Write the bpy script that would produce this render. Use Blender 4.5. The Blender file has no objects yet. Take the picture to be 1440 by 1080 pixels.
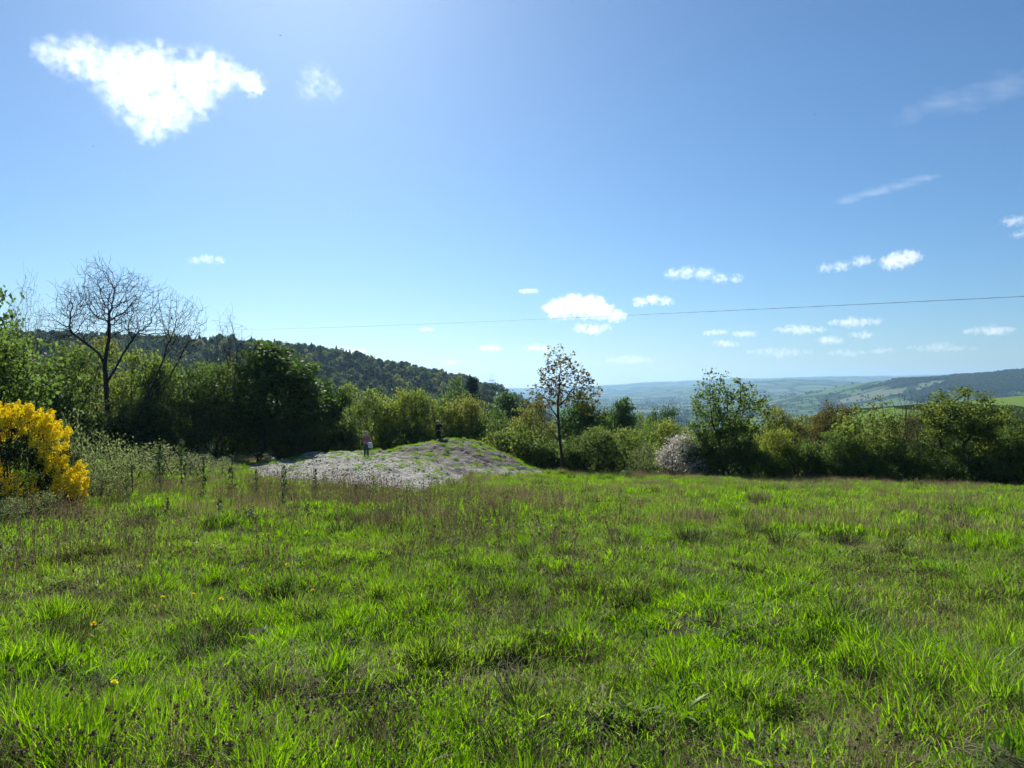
import bpy, bmesh, math, random
import numpy as np
from mathutils import Vector, Matrix

# ------------------------------------------------------------------ camera, sky, sun, exposure
scene = bpy.context.scene
COL = scene.collection
EYE = 1.6
FPX = 1040.0                                   # focal length in photo pixels (photo is 1440 wide)
cam_d = bpy.data.cameras.new('camera')
cam = bpy.data.objects.new('camera', cam_d)
COL.objects.link(cam)
cam_d.sensor_width = 36.0
cam_d.lens = 36.0 * FPX / 1440.0
cam_d.clip_start = 0.05
cam_d.clip_end = 90000.0
cam.location = (0, 0, EYE)
cam.rotation_euler = (math.radians(90), 0, 0)
scene.camera = cam

SUN_EL, SUN_AZ = 35.0, -16.0                   # azimuth measured from +Y towards +X
world = bpy.data.worlds.new('World')
scene.world = world
world.use_nodes = True
wn = world.node_tree
wn.nodes.clear()
sky = wn.nodes.new('ShaderNodeTexSky')
sky.sky_type = 'NISHITA'
sky.sun_disc = False
sky.sun_elevation = math.radians(SUN_EL)
sky.sun_rotation = math.radians(SUN_AZ)
sky.altitude = 0
sky.air_density = 1.0
sky.dust_density = 0.42
sky.ozone_density = 10.0
bg = wn.nodes.new('ShaderNodeBackground')
bg.inputs['Strength'].default_value = 0.065
wo = wn.nodes.new('ShaderNodeOutputWorld')
tone = wn.nodes.new('ShaderNodeMix')               # slight cooling of the whole sky
tone.data_type = 'RGBA'
tone.blend_type = 'MULTIPLY'
tone.inputs[0].default_value = 1.0
tone.inputs[7].default_value = (0.96, 1.0, 0.93, 1)
wn.links.new(sky.outputs[0], tone.inputs[6])
wn.links.new(tone.outputs[2], bg.inputs[0])
wn.links.new(bg.outputs[0], wo.inputs[0])

sun_d = bpy.data.lights.new('sun', 'SUN')
sun_d.energy = 5.0
sun_d.angle = math.radians(0.53)
sun_d.color = (1.0, 0.955, 0.88)
sun = bpy.data.objects.new('sun', sun_d)
COL.objects.link(sun)
el, az = math.radians(SUN_EL), math.radians(SUN_AZ)
to_sun = Vector((math.sin(az) * math.cos(el), math.cos(az) * math.cos(el), math.sin(el)))
sun.rotation_euler = to_sun.to_track_quat('Z', 'Y').to_euler()

scene.view_settings.view_transform = 'Standard'
scene.view_settings.look = 'None'
scene.view_settings.exposure = 0.78
scene.view_settings.gamma = 1.0
cy = scene.cycles
cy.max_bounces = 16
cy.diffuse_bounces = 3
cy.glossy_bounces = 2
cy.transmission_bounces = 4
cy.transparent_max_bounces = 8
cy.volume_bounces = 14
cy.caustics_reflective = False
cy.caustics_refractive = False
cy.use_adaptive_sampling = True
cy.adaptive_threshold = 0.02
cy.use_denoising = True

R = math.radians
rnd = np.random.default_rng(7)

# ------------------------------------------------------------------ numeric helpers
def _hash(i, j, seed):
    n = (i * 374761393 + j * 668265263 + seed * 974634777) & 0x7fffffff
    n = ((n ^ (n >> 13)) * 1274126177) & 0x7fffffff
    n = n ^ (n >> 16)
    return (n & 0xffff) / 65535.0

def vnoise(x, y, seed=0):
    x = np.asarray(x, float); y = np.asarray(y, float)
    i = np.floor(x).astype(np.int64); j = np.floor(y).astype(np.int64)
    fx = x - i; fy = y - j
    fx = fx * fx * (3 - 2 * fx); fy = fy * fy * (3 - 2 * fy)
    a = _hash(i, j, seed); b = _hash(i + 1, j, seed); c = _hash(i, j + 1, seed); d = _hash(i + 1, j + 1, seed)
    return a + (b - a) * fx + (c - a) * fy + (a - b - c + d) * fx * fy

def fbm(x, y, octv=4, seed=0):
    s = 0; a = 0.5; t = 0
    x = np.asarray(x, float); y = np.asarray(y, float)
    for k in range(octv):
        s = s + a * vnoise(x, y, seed + k * 17); t += a
        a *= 0.5; x = x * 2.03 + 11.3; y = y * 2.03 + 5.7
    return s / t                                # 0..1

def sstep(a, b, v):
    t = np.clip((v - a) / (b - a), 0, 1)
    return t * t * (3 - 2 * t)

# ------------------------------------------------------------------ the lie of the land
def field_edge(x):
    return 58.0 - 0.25 * np.maximum(x, 0) + 1.2 * np.sin(x * 0.21)

def near_ground(x, y, bumps=True):
    x = np.asarray(x, float); y = np.asarray(y, float)
    s = 0.092 + np.where(x < 0, 0.0007, 0.0005) * np.clip(x, -45, 55)
    ye = field_edge(np.clip(x, -200, 90))
    z = -s * np.minimum(y, ye)
    t = np.maximum(0, y - ye)
    z = z - 105.0 * (1 - np.exp(-t / 600.0))
    if bumps:
        r = np.hypot(x, y)
        f = sstep(1.0, 5.0, r) * (1 - sstep(80, 200, r))
        z = z + f * (0.30 * (fbm(x / 3.1, y / 3.1, 3, 3) - 0.5) + 0.34 * (fbm(x / 0.9, y / 0.9, 2, 9) - 0.5))
    return z

HL_X = [-900, -415, -277, -202, -156, -92, -46, -11, 15, 60, 160]
HL_Z = [44, 36, 33, 29, 23, 9, 0, -10, -25, -52, -80]
SP_X = [40, 100, 132, 175, 260, 500]
SP_Z = [-42, -20, -7.6, -4.6, 3, 15]
RR_X = [900, 1180, 1327, 1480, 1615, 1788, 2077, 2400, 3500]
RR_Z = [-105, -95, -62, -20, 18, 27, 56, 72, 90]
FA_X = [-6000, -200, 380, 1060, 1730, 2700, 3650, 4600, 5600, 9000]
FA_Z = [-120, -80, -72, -48, -12, 36, 66, 92, 112, 130]
FB_X = [-5000, 600, 1300, 1885, 2300, 2560, 2900, 3200, 3700, 5000]
FB_Z = [-105, -95, -62, -6, 30, 40, 38, 12, -40, -70]

def terrain(x, y):
    x = np.asarray(x, float); y = np.asarray(y, float)
    z = near_ground(x, y)
    far = sstep(300, 900, y)
    z = z + far * 26 * (fbm(x / 620, y / 620, 4, 21) - 0.5)
    # wooded hill on the left
    g = sstep(130, 600, y) * (1 - sstep(700, 1700, y))
    w = 1 - sstep(30, 160, x)
    zc = np.interp(x, HL_X, HL_Z) + 3.0 * (fbm(x / 60, y / 60, 3, 5) - 0.5)
    z = z + (zc - z) * g * w
    # green spur on the right
    g = sstep(110, 250, y) * (1 - sstep(270, 520, y))
    w = sstep(50, 115, x)
    z = z + (np.interp(x, SP_X, SP_Z) - z) * g * w
    # wooded ridge on the right
    g = sstep(1500, 3000, y) * (1 - 0.75 * sstep(3100, 4600, y))
    w = sstep(850, 1250, x)
    zc = np.interp(x, RR_X, RR_Z) + 16 * (fbm(x / 260, y / 260, 3, 31) - 0.5)
    z = z + (zc - z) * g * w
    # far ranges
    g = sstep(4600, 7000, y) * (1 - 0.6 * sstep(7100, 8600, y))
    w = sstep(500, 1500, x)
    zc = np.interp(x, FB_X, FB_Z) + 50 * (fbm(x / 900, y / 900, 4, 41) - 0.5)
    z = z + (zc - z) * g * w
    g = sstep(6800, 10500, y)
    zc = np.interp(x, FA_X, FA_Z) + 80 * (fbm(x / 1100, y / 1300, 4, 51) - 0.5)
    z = z + (zc - z) * g
    return z

MX, MY = -4.0, 56.5                               # crest of the gravel mound
def mound_height(x, y):
    """height of the heap above the field (negative well outside it)"""
    dx = np.where(x > MX, (x - MX) / 8.0, (x - MX) / 11.0)
    dy = np.where(y < MY, (y - MY) / 15.0, (y - MY) / 7.0)
    d = np.sqrt(dx * dx + dy * dy)
    h = 2.3 * (1 - sstep(0.0, 1.0, d))
    # gravel shelf in front, rising gently into the heap
    ramp_ = np.interp(y, [25, 27, 30, 37, 47, 51, 58], [0, 0.05, 0.13, 0.36, 1.0, 1.0, 0])
    h2 = ramp_ * (1.15 * sstep(-0.6, 7.5, x + 0.375 * y) * (1 - 0.75 * sstep(-2.5, 2.5, x + 0.10 * y)) * (1 - sstep(-2.0, 0.5, x + 0.05 * y)))
    lump = (0.42 + 0.1 * sstep(42, 52, y)) * (fbm(x / 1.5, y / 1.5, 4, 77) - 0.5) + (0.2 + 0.08 * sstep(42, 52, y)) * (fbm(x / 0.45, y / 0.45, 2, 79) - 0.5)
    hh = np.maximum(h, h2) + 0.1 * np.minimum(h, h2)
    return hh + lump * np.clip(hh * 1.4, 0.15, 1.0) - 0.02 - 0.28 * (1 - sstep(0.0, 0.07, hh))

def ground_top(x, y):
    z = terrain(x, y)
    inside = (np.abs(np.asarray(x) + 6) < 17) & (np.asarray(y) > 20) & (np.asarray(y) < 66)
    return np.where(inside, np.maximum(z, z + mound_height(np.asarray(x, float), np.asarray(y, float))), z)

def at(px, d):
    """ground position seen in photo column px at depth d"""
    x = (px - 720.0) / FPX * d
    return x, d, float(ground_top(np.array([x]), np.array([d]))[0])

# ------------------------------------------------------------------ mesh helpers
def mesh_np(name, V, quads=None, tris=None, tint=None, mats=(), smooth=False, midx=None):
    V = np.asarray(V, np.float32)
    me = bpy.data.meshes.new(name)
    loops, tot = [], []
    if quads is not None and len(quads):
        q = np.asarray(quads, np.int32); loops.append(q.ravel()); tot.append(np.full(len(q), 4, np.int32))
    if tris is not None and len(tris):
        t = np.asarray(tris, np.int32); loops.append(t.ravel()); tot.append(np.full(len(t), 3, np.int32))
    loops = np.concatenate(loops); tot = np.concatenate(tot)
    start = np.concatenate([[0], np.cumsum(tot)[:-1]]).astype(np.int32)
    me.vertices.add(len(V)); me.vertices.foreach_set('co', V.ravel())
    me.loops.add(len(loops)); me.loops.foreach_set('vertex_index', loops)
    me.polygons.add(len(tot)); me.polygons.foreach_set('loop_start', start); me.polygons.foreach_set('loop_total', tot)
    if midx is not None:
        me.polygons.foreach_set('material_index', np.asarray(midx, np.int32))
    if smooth:
        me.polygons.foreach_set('use_smooth', np.ones(len(tot), bool))
    if tint is not None:
        a = me.attributes.new('tint', 'FLOAT', 'POINT')
        a.data.foreach_set('value', np.asarray(tint, np.float32))
    for m in mats:
        me.materials.append(m)
    me.update(calc_edges=True)
    return me

def link(name, me, parent=None, col=None):
    o = bpy.data.objects.new(name, me)
    (col or COL).objects.link(o)
    if parent is not None:
        o.parent = parent
    return o

def tag(o, label=None, cat=None, group=None, kind=None):
    if label: o['label'] = label
    if cat: o['category'] = cat
    if group: o['group'] = group
    if kind: o['kind'] = kind
    return o

def thing(name, label, cat, loc, rz=0.0, group=None, scale=(1, 1, 1)):
    o = bpy.data.objects.new(name, None)
    o.empty_display_size = 0.3
    COL.objects.link(o)
    o.location = loc; o.rotation_euler = (0, 0, rz); o.scale = scale
    return tag(o, label, cat, group)

def merge(parts):
    """parts: list of (V, quads, tint) -> one"""
    Vs, Qs, Ts, n = [], [], [], 0
    for V, Q, T in parts:
        Vs.append(V); Qs.append(Q + n); Ts.append(T); n += len(V)
    return np.concatenate(Vs), np.concatenate(Qs), np.concatenate(Ts)

# ------------------------------------------------------------------ materials
def new_mat(name):
    m = bpy.data.materials.new(name)
    m.use_nodes = True
    nt = m.node_tree
    nt.nodes.clear()
    out = nt.nodes.new('ShaderNodeOutputMaterial')
    return m, nt, out

def N(nt, typ, **kw):
    n = nt.nodes.new(typ)
    for k, v in kw.items():
        setattr(n, k, v)
    return n

def mixc(nt, fac, a, b):
    n = nt.nodes.new('ShaderNodeMix'); n.data_type = 'RGBA'
    for s, v in ((n.inputs[0], fac), (n.inputs[6], a), (n.inputs[7], b)):
        if hasattr(v, 'is_linked'): nt.links.new(v, s)
        elif isinstance(v, (int, float)): s.default_value = v
        else: s.default_value = (*v, 1)
    return n.outputs[2]

def ramp(nt, fac, stops):
    n = nt.nodes.new('ShaderNodeValToRGB')
    e = n.color_ramp.elements
    while len(e) < len(stops): e.new(0.5)
    for el_, (p, c) in zip(e, stops):
        el_.position = p
        el_.color = (*c, 1) if len(c) == 3 else c
    nt.links.new(fac, n.inputs[0])
    return n.outputs[0]

def math_(nt, op, a, b=None, clamp=False):
    n = nt.nodes.new('ShaderNodeMath'); n.operation = op; n.use_clamp = clamp
    for s, v in ((n.inputs[0], a), (n.inputs[1], b)):
        if v is None: continue
        if hasattr(v, 'is_linked'): nt.links.new(v, s)
        else: s.default_value = v
    return n.outputs[0]

def leaf_mat(name, dark, light, trans=0.45, gloss=0.10, rough=0.6, world_var=None, tmul=1.6, hue=0.5):
    """leaves and blades: thin, letting some of the sun through"""
    m, nt, out = new_mat(name)
    at_ = N(nt, 'ShaderNodeAttribute', attribute_name='tint')
    oi = N(nt, 'ShaderNodeObjectInfo')
    f = math_(nt, 'ADD', math_(nt, 'MULTIPLY', at_.outputs['Fac'], 0.75), math_(nt, 'MULTIPLY', oi.outputs['Random'], 0.25))
    c = mixc(nt, f, dark, light)
    if world_var:
        geo = N(nt, 'ShaderNodeNewGeometry')
        for sc_, (lo, hi), colr, k in world_var:
            nz = N(nt, 'ShaderNodeTexNoise'); nz.inputs['Scale'].default_value = sc_; nz.inputs['Detail'].default_value = 3
            nt.links.new(geo.outputs['Position'], nz.inputs['Vector'])
            mr = N(nt, 'ShaderNodeMapRange'); mr.inputs[1].default_value = lo; mr.inputs[2].default_value = hi; mr.inputs[4].default_value = k
            nt.links.new(nz.outputs['Fac'], mr.inputs[0])
            c = mixc(nt, mr.outputs[0], c, colr)
    d = N(nt, 'ShaderNodeBsdfPrincipled')
    d.inputs['Roughness'].default_value = rough
    d.inputs['Specular IOR Level'].default_value = gloss
    nt.links.new(c, d.inputs['Base Color'])
    t = N(nt, 'ShaderNodeBsdfTranslucent')
    hs = N(nt, 'ShaderNodeHueSaturation'); hs.inputs['Value'].default_value = tmul; hs.inputs['Saturation'].default_value = 1.1
    hs.inputs['Hue'].default_value = hue
    nt.links.new(c, hs.inputs['Color']); nt.links.new(hs.outputs[0], t.inputs['Color'])
    mx = N(nt, 'ShaderNodeMixShader'); mx.inputs[0].default_value = trans
    nt.links.new(d.outputs[0], mx.inputs[1]); nt.links.new(t.outputs[0], mx.inputs[2])
    nt.links.new(mx.outputs[0], out.inputs[0])
    return m

def plain_mat(name, col, rough=0.7, spec=0.3, var=None, scale=8.0, bump=0.0):
    m, nt, out = new_mat(name)
    b = N(nt, 'ShaderNodeBsdfPrincipled')
    b.inputs['Roughness'].default_value = rough
    b.inputs['Specular IOR Level'].default_value = spec
    tc = N(nt, 'ShaderNodeTexCoord')
    nz = N(nt, 'ShaderNodeTexNoise'); nz.inputs['Scale'].default_value = scale; nz.inputs['Detail'].default_value = 5
    nt.links.new(tc.outputs['Object'], nz.inputs['Vector'])
    v = var or tuple(c * 0.65 for c in col)
    nt.links.new(mixc(nt, nz.outputs['Fac'], col, v), b.inputs['Base Color'])
    if bump:
        bp = N(nt, 'ShaderNodeBump'); bp.inputs['Strength'].default_value = bump; bp.inputs['Distance'].default_value = 0.03
        nt.links.new(nz.outputs['Fac'], bp.inputs['Height']); nt.links.new(bp.outputs[0], b.inputs['Normal'])
    nt.links.new(b.outputs[0], out.inputs[0])
    return m

M = {}
M['bark'] = plain_mat('bark', (0.055, 0.045, 0.036), 0.9, 0.1, (0.028, 0.022, 0.018), 14, 0.6)
M['twig'] = plain_mat('twig', (0.085, 0.062, 0.045), 0.9, 0.1, (0.05, 0.036, 0.028), 10)
M['twig_grey'] = plain_mat('twig_grey', (0.06, 0.055, 0.05), 0.9, 0.1, (0.035, 0.03, 0.028), 10)
M['sycamore'] = leaf_mat('sycamore_leaf', (0.017, 0.034, 0.010), (0.07, 0.125, 0.022), 0.42, tmul=2.0)
M['mid'] = leaf_mat('mid_leaf', (0.032, 0.060, 0.016), (0.12, 0.175, 0.04), 0.48, tmul=2.0, hue=0.5)
M['hawthorn'] = leaf_mat('hawthorn_leaf', (0.042, 0.068, 0.016), (0.165, 0.22, 0.046), 0.5, tmul=2.1, hue=0.492)
M['lime'] = leaf_mat('lime_leaf', (0.06, 0.09, 0.016), (0.22, 0.255, 0.05), 0.5, tmul=2.1)
M['olive'] = leaf_mat('olive_leaf', (0.055, 0.066, 0.018), (0.175, 0.195, 0.048), 0.5, tmul=2.0)
M['russet'] = leaf_mat('russet_leaf', (0.055, 0.05, 0.018), (0.15, 0.128, 0.036), 0.4)
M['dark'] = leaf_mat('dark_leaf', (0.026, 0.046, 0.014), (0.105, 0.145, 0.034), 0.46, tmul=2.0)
M['conifer'] = leaf_mat('conifer_leaf', (0.012, 0.022, 0.013), (0.026, 0.042, 0.02), 0.15)
M['scrub'] = leaf_mat('scrub_leaf', (0.055, 0.082, 0.03), (0.19, 0.22, 0.085), 0.48, tmul=1.9)
M['blossom'] = leaf_mat('blossom', (0.18, 0.165, 0.12), (0.8, 0.75, 0.67), 0.35, tmul=1.1)
M['grass'] = leaf_mat('grass_blade', (0.020, 0.062, 0.008), (0.20, 0.36, 0.03), 0.55, 0.2, 0.5,
                      world_var=[(0.33, (0.48, 0.66), (0.14, 0.15, 0.042), 0.45), (1.3, (0.52, 0.68), (0.035, 0.085, 0.014), 0.6)], tmul=2.05, hue=0.495)
M['straw'] = leaf_mat('straw', (0.16, 0.115, 0.06), (0.36, 0.29, 0.17), 0.3, tmul=1.1)
M['fringe'] = leaf_mat('dry_seed_grass', (0.13, 0.10, 0.06), (0.29, 0.225, 0.13), 0.35, tmul=1.2)
M['seedhead'] = leaf_mat('seed_head', (0.06, 0.045, 0.022), (0.28, 0.22, 0.13), 0.25, tmul=1.0)
M['weed'] = leaf_mat('weed_leaf', (0.028, 0.055, 0.018), (0.075, 0.11, 0.04), 0.35)
M['gorse_flower'] = leaf_mat('gorse_flower', (0.75, 0.54, 0.012), (0.95, 0.82, 0.06), 0.35, 0.2, tmul=1.1)
M['gorse_green'] = leaf_mat('gorse_spines', (0.02, 0.034, 0.012), (0.05, 0.07, 0.025), 0.2)
M['dandelion'] = leaf_mat('dandelion_petal', (0.85, 0.62, 0.01), (0.95, 0.78, 0.03), 0.3, tmul=1.05)
M['stem'] = leaf_mat('flower_stem', (0.06, 0.1, 0.03), (0.1, 0.15, 0.05), 0.3)

def meadow_mat():
    m, nt, out = new_mat('meadow_soil')
    geo = N(nt, 'ShaderNodeNewGeometry')
    n1 = N(nt, 'ShaderNodeTexNoise'); n1.inputs['Scale'].default_value = 0.35; n1.inputs['Detail'].default_value = 6
    n2 = N(nt, 'ShaderNodeTexNoise'); n2.inputs['Scale'].default_value = 7.0; n2.inputs['Detail'].default_value = 6
    for n in (n1, n2): nt.links.new(geo.outputs['Position'], n.inputs['Vector'])
    c = mixc(nt, n1.outputs['Fac'], (0.03, 0.05, 0.012), (0.07, 0.065, 0.03))
    c = mixc(nt, n2.outputs['Fac'], c, (0.035, 0.045, 0.014))
    b = N(nt, 'ShaderNodeBsdfPrincipled'); b.inputs['Roughness'].default_value = 0.95; b.inputs['Specular IOR Level'].default_value = 0.1
    nt.links.new(c, b.inputs['Base Color'])
    bp = N(nt, 'ShaderNodeBump'); bp.inputs['Strength'].default_value = 0.8; bp.inputs['Distance'].default_value = 0.06
    nt.links.new(n2.outputs['Fac'], bp.inputs['Height']); nt.links.new(bp.outputs[0], b.inputs['Normal'])
    nt.links.new(b.outputs[0], out.inputs[0])
    return m

def farmland_mat(name, cell, hedge, lush=1.0):
    """patchwork of fields parted by dark hedgerows"""
    m, nt, out = new_mat(name)
    geo = N(nt, 'ShaderNodeNewGeometry')
    nz = N(nt, 'ShaderNodeTexNoise'); nz.inputs['Scale'].default_value = 0.6 / cell; nz.inputs['Detail'].default_value = 3
    nt.links.new(geo.outputs['Position'], nz.inputs['Vector'])
    off = N(nt, 'ShaderNodeVectorMath', operation='MULTIPLY_ADD')
    nt.links.new(nz.outputs['Color'], off.inputs[0]); off.inputs[1].default_value = (cell * 0.9, cell * 0.9, 0)
    flat = N(nt, 'ShaderNodeVectorMath', operation='MULTIPLY'); flat.inputs[1].default_value = (1, 1, 0)
    nt.links.new(geo.outputs['Position'], flat.inputs[0]); nt.links.new(flat.outputs[0], off.inputs[2])
    v1 = N(nt, 'ShaderNodeTexVoronoi'); v1.inputs['Scale'].default_value = 1.0 / cell
    v2 = N(nt, 'ShaderNodeTexVoronoi', feature='DISTANCE_TO_EDGE'); v2.inputs['Scale'].default_value = 1.0 / cell
    for v in (v1, v2): nt.links.new(off.outputs[0], v.inputs['Vector'])
    sep = N(nt, 'ShaderNodeSeparateColor'); nt.links.new(v1.outputs['Color'], sep.inputs[0])
    L = lush
    c = ramp(nt, sep.outputs[0], [(0.0, (0.10 * L, 0.17 * L, 0.045)), (0.35, (0.14 * L, 0.21 * L, 0.06)), (0.6, (0.085 * L, 0.14 * L, 0.04)), (0.8, (0.15 * L, 0.2 * L, 0.075)), (1.0, (0.19 * L, 0.2 * L, 0.10))])
    n3 = N(nt, 'ShaderNodeTexNoise'); n3.inputs['Scale'].default_value = 14 / cell; n3.inputs['Detail'].default_value = 4
    nt.links.new(geo.outputs['Position'], n3.inputs['Vector'])
    wob = math_(nt, 'ADD', v2.outputs['Distance'], math_(nt, 'MULTIPLY', math_(nt, 'SUBTRACT', n3.outputs['Fac'], 0.5), 0.10))
    hf = math_(nt, 'LESS_THAN', wob, hedge)
    n4 = N(nt, 'ShaderNodeTexNoise'); n4.inputs['Scale'].default_value = 0.55 / cell; n4.inputs['Detail'].default_value = 6; n4.inputs['Roughness'].default_value = 0.65
    nt.links.new(geo.outputs['Position'], n4.inputs['Vector'])
    wf = math_(nt, 'GREATER_THAN', n4.outputs['Fac'], 0.58)
    f = math_(nt, 'MAXIMUM', hf, wf)
    c = mixc(nt, f, c, (0.025, 0.04, 0.016))
    b = N(nt, 'ShaderNodeBsdfDiffuse'); nt.links.new(c, b.inputs[0])
    nt.links.new(b.outputs[0], out.inputs[0])
    return m

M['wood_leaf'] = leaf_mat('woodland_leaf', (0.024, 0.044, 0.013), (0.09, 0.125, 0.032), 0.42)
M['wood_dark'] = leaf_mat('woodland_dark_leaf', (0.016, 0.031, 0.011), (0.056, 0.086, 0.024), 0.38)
M['rush'] = leaf_mat('dark_rush', (0.010, 0.026, 0.008), (0.045, 0.075, 0.02), 0.35, tmul=1.3)  # dark grass blades, colour stands in for shadows among the tussocks
M['meadow'] = meadow_mat()
M['valley'] = farmland_mat('valley_fields', 130.0, 0.07, 0.95)
M['hills'] = farmland_mat('hill_fields', 260.0, 0.08, 0.75)

# ------------------------------------------------------------------ ground sheets (meadow, valley, hills)
def build_ground():
    fr = np.linspace(R(-52), R(52), 641)
    bk = np.linspace(R(52), R(308), 66)[1:-1]
    th = np.concatenate([fr, bk])
    nT = len(th)
    rr = [0.35]
    while rr[-1] < 13000:
        r = rr[-1]
        rr.append(r * 1.018 + 0.03 if r < 90 else (r * 1.022 if r < 1500 else r * 1.016))
    rr = np.array(rr); nR = len(rr)
    A, B = np.meshgrid(rr, th, indexing='ij')
    X = A * np.sin(B); Y = A * np.cos(B)
    Z = terrain(X, Y)
    V = np.stack([X, Y, Z], -1).reshape(-1, 3)
    i, j = np.meshgrid(np.arange(nR - 1), np.arange(nT), indexing='ij')
    j2 = (j + 1) % nT
    Q = np.stack([i * nT + j, (i + 1) * nT + j, (i + 1) * nT + j2, i * nT + j2], -1)
    Q = Q[..., ::-1]
    def part(name, i0, i1, mat, cap=False):
        q = Q[i0:i1].reshape(-1, 4)
        off = i0 * nT
        vv = V[off:(i1 + 1) * nT]
        q = q - off
        tris = None
        if cap:
            vv = np.concatenate([vv, [[0, 0, float(Z[0].mean())]]])
            c = len(vv) - 1; jj = np.arange(nT)
            tris = np.stack([np.full(nT, c), (jj + 1) % nT, jj], -1)
        me = mesh_np(name, vv, q, tris, mats=[mat], smooth=True)
        o = link(name, me)
        return tag(o, kind='structure')
    k1 = int(np.searchsorted(rr, 72)); k2 = int(np.searchsorted(rr, 1400))
    part('meadow', 0, k1, M['meadow'], True)
    part('valley', k1, k2, M['valley'])
    part('hills', k2, nR - 1, M['hills'])
build_ground()

# ------------------------------------------------------------------ gravel mound
def build_mound():
    m, nt, out = new_mat('gravel_earth')
    geo = N(nt, 'ShaderNodeNewGeometry')
    n1 = N(nt, 'ShaderNodeTexNoise'); n1.inputs['Scale'].default_value = 0.55; n1.inputs['Detail'].default_value = 6
    n2 = N(nt, 'ShaderNodeTexNoise'); n2.inputs['Scale'].default_value = 6.5; n2.inputs['Detail'].default_value = 8; n2.inputs['Roughness'].default_value = 0.7
    vo = N(nt, 'ShaderNodeTexVoronoi'); vo.inputs['Scale'].default_value = 9.0
    for n in (n1, n2, vo): nt.links.new(geo.outputs['Position'], n.inputs['Vector'])
    c = ramp(nt, n2.outputs['Fac'], [(0.25, (0.085, 0.08, 0.062)), (0.5, (0.235, 0.228, 0.19)), (0.72, (0.43, 0.425, 0.365))])
    gr = N(nt, 'ShaderNodeMapRange'); gr.inputs[1].default_value = 0.52; gr.inputs[2].default_value = 0.66; gr.inputs[4].default_value = 0.7
    nt.links.new(n1.outputs['Fac'], gr.inputs[0])
    hp = N(nt, 'ShaderNodeAttribute', attribute_name='tint')
    he = N(nt, 'ShaderNodeMapRange'); he.inputs[1].default_value = 0.08; he.inputs[2].default_value = 0.35; he.inputs[4].default_value = 0.95
    nt.links.new(math_(nt, 'ADD', hp.outputs['Fac'], math_(nt, 'MULTIPLY', math_(nt, 'SUBTRACT', n1.outputs['Fac'], 0.5), 0.9)), he.inputs[0])
    earth = ramp(nt, n2.outputs['Fac'], [(0.25, (0.03, 0.024, 0.018)), (0.55, (0.07, 0.058, 0.044)), (0.75, (0.15, 0.13, 0.105))])  # dark earth, with shade of the slope turned from the sun painted in
    c = mixc(nt, he.outputs[0], c, earth)
    c = mixc(nt, gr.outputs[0], c, (0.07, 0.09, 0.03))
    b = N(nt, 'ShaderNodeBsdfPrincipled'); b.inputs['Roughness'].default_value = 0.85; b.inputs['Specular IOR Level'].default_value = 0.25
    nt.links.new(c, b.inputs['Base Color'])
    h = math_(nt, 'ADD', n2.outputs['Fac'], math_(nt, 'MULTIPLY', vo.outputs['Distance'], 0.6))
    bp = N(nt, 'ShaderNodeBump'); bp.inputs['Strength'].default_value = 1.0; bp.inputs['Distance'].default_value = 0.12
    nt.links.new(h, bp.inputs['Height']); nt.links.new(bp.outputs[0], b.inputs['Normal'])
    nt.links.new(b.outputs[0], out.inputs[0])
    M['gravel'] = m
    xs = np.linspace(-20, 6, 210); ys = np.linspace(20.5, 66, 330)
    X, Y = np.meshgrid(xs, ys, indexing='ij')
    Z = terrain(X, Y) + np.maximum(mound_height(X, Y), -0.3)
    V = np.stack([X, Y, Z], -1).reshape(-1, 3)
    i, j = np.meshgrid(np.arange(len(xs) - 1), np.arange(len(ys) - 1), indexing='ij')
    n = len(ys)
    Q = np.stack([i * n + j, (i + 1) * n + j, (i + 1) * n + j + 1, i * n + j + 1], -1).reshape(-1, 4)
    H = mound_height(X, Y).ravel()
    keep = (H[Q] > -0.25).any(1)
    dx = np.where(X > MX, (X - MX) / 8.0, (X - MX) / 12.5); dy = (Y - MY) / 15.0
    heap = 1 - sstep(0, 1, np.sqrt(dx * dx + dy * dy))
    o = link('gravel_mound', mesh_np('gravel_mound', V, Q[keep], tint=heap.ravel(), mats=[m], smooth=True))
    tag(o, kind='structure')
build_mound()

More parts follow.
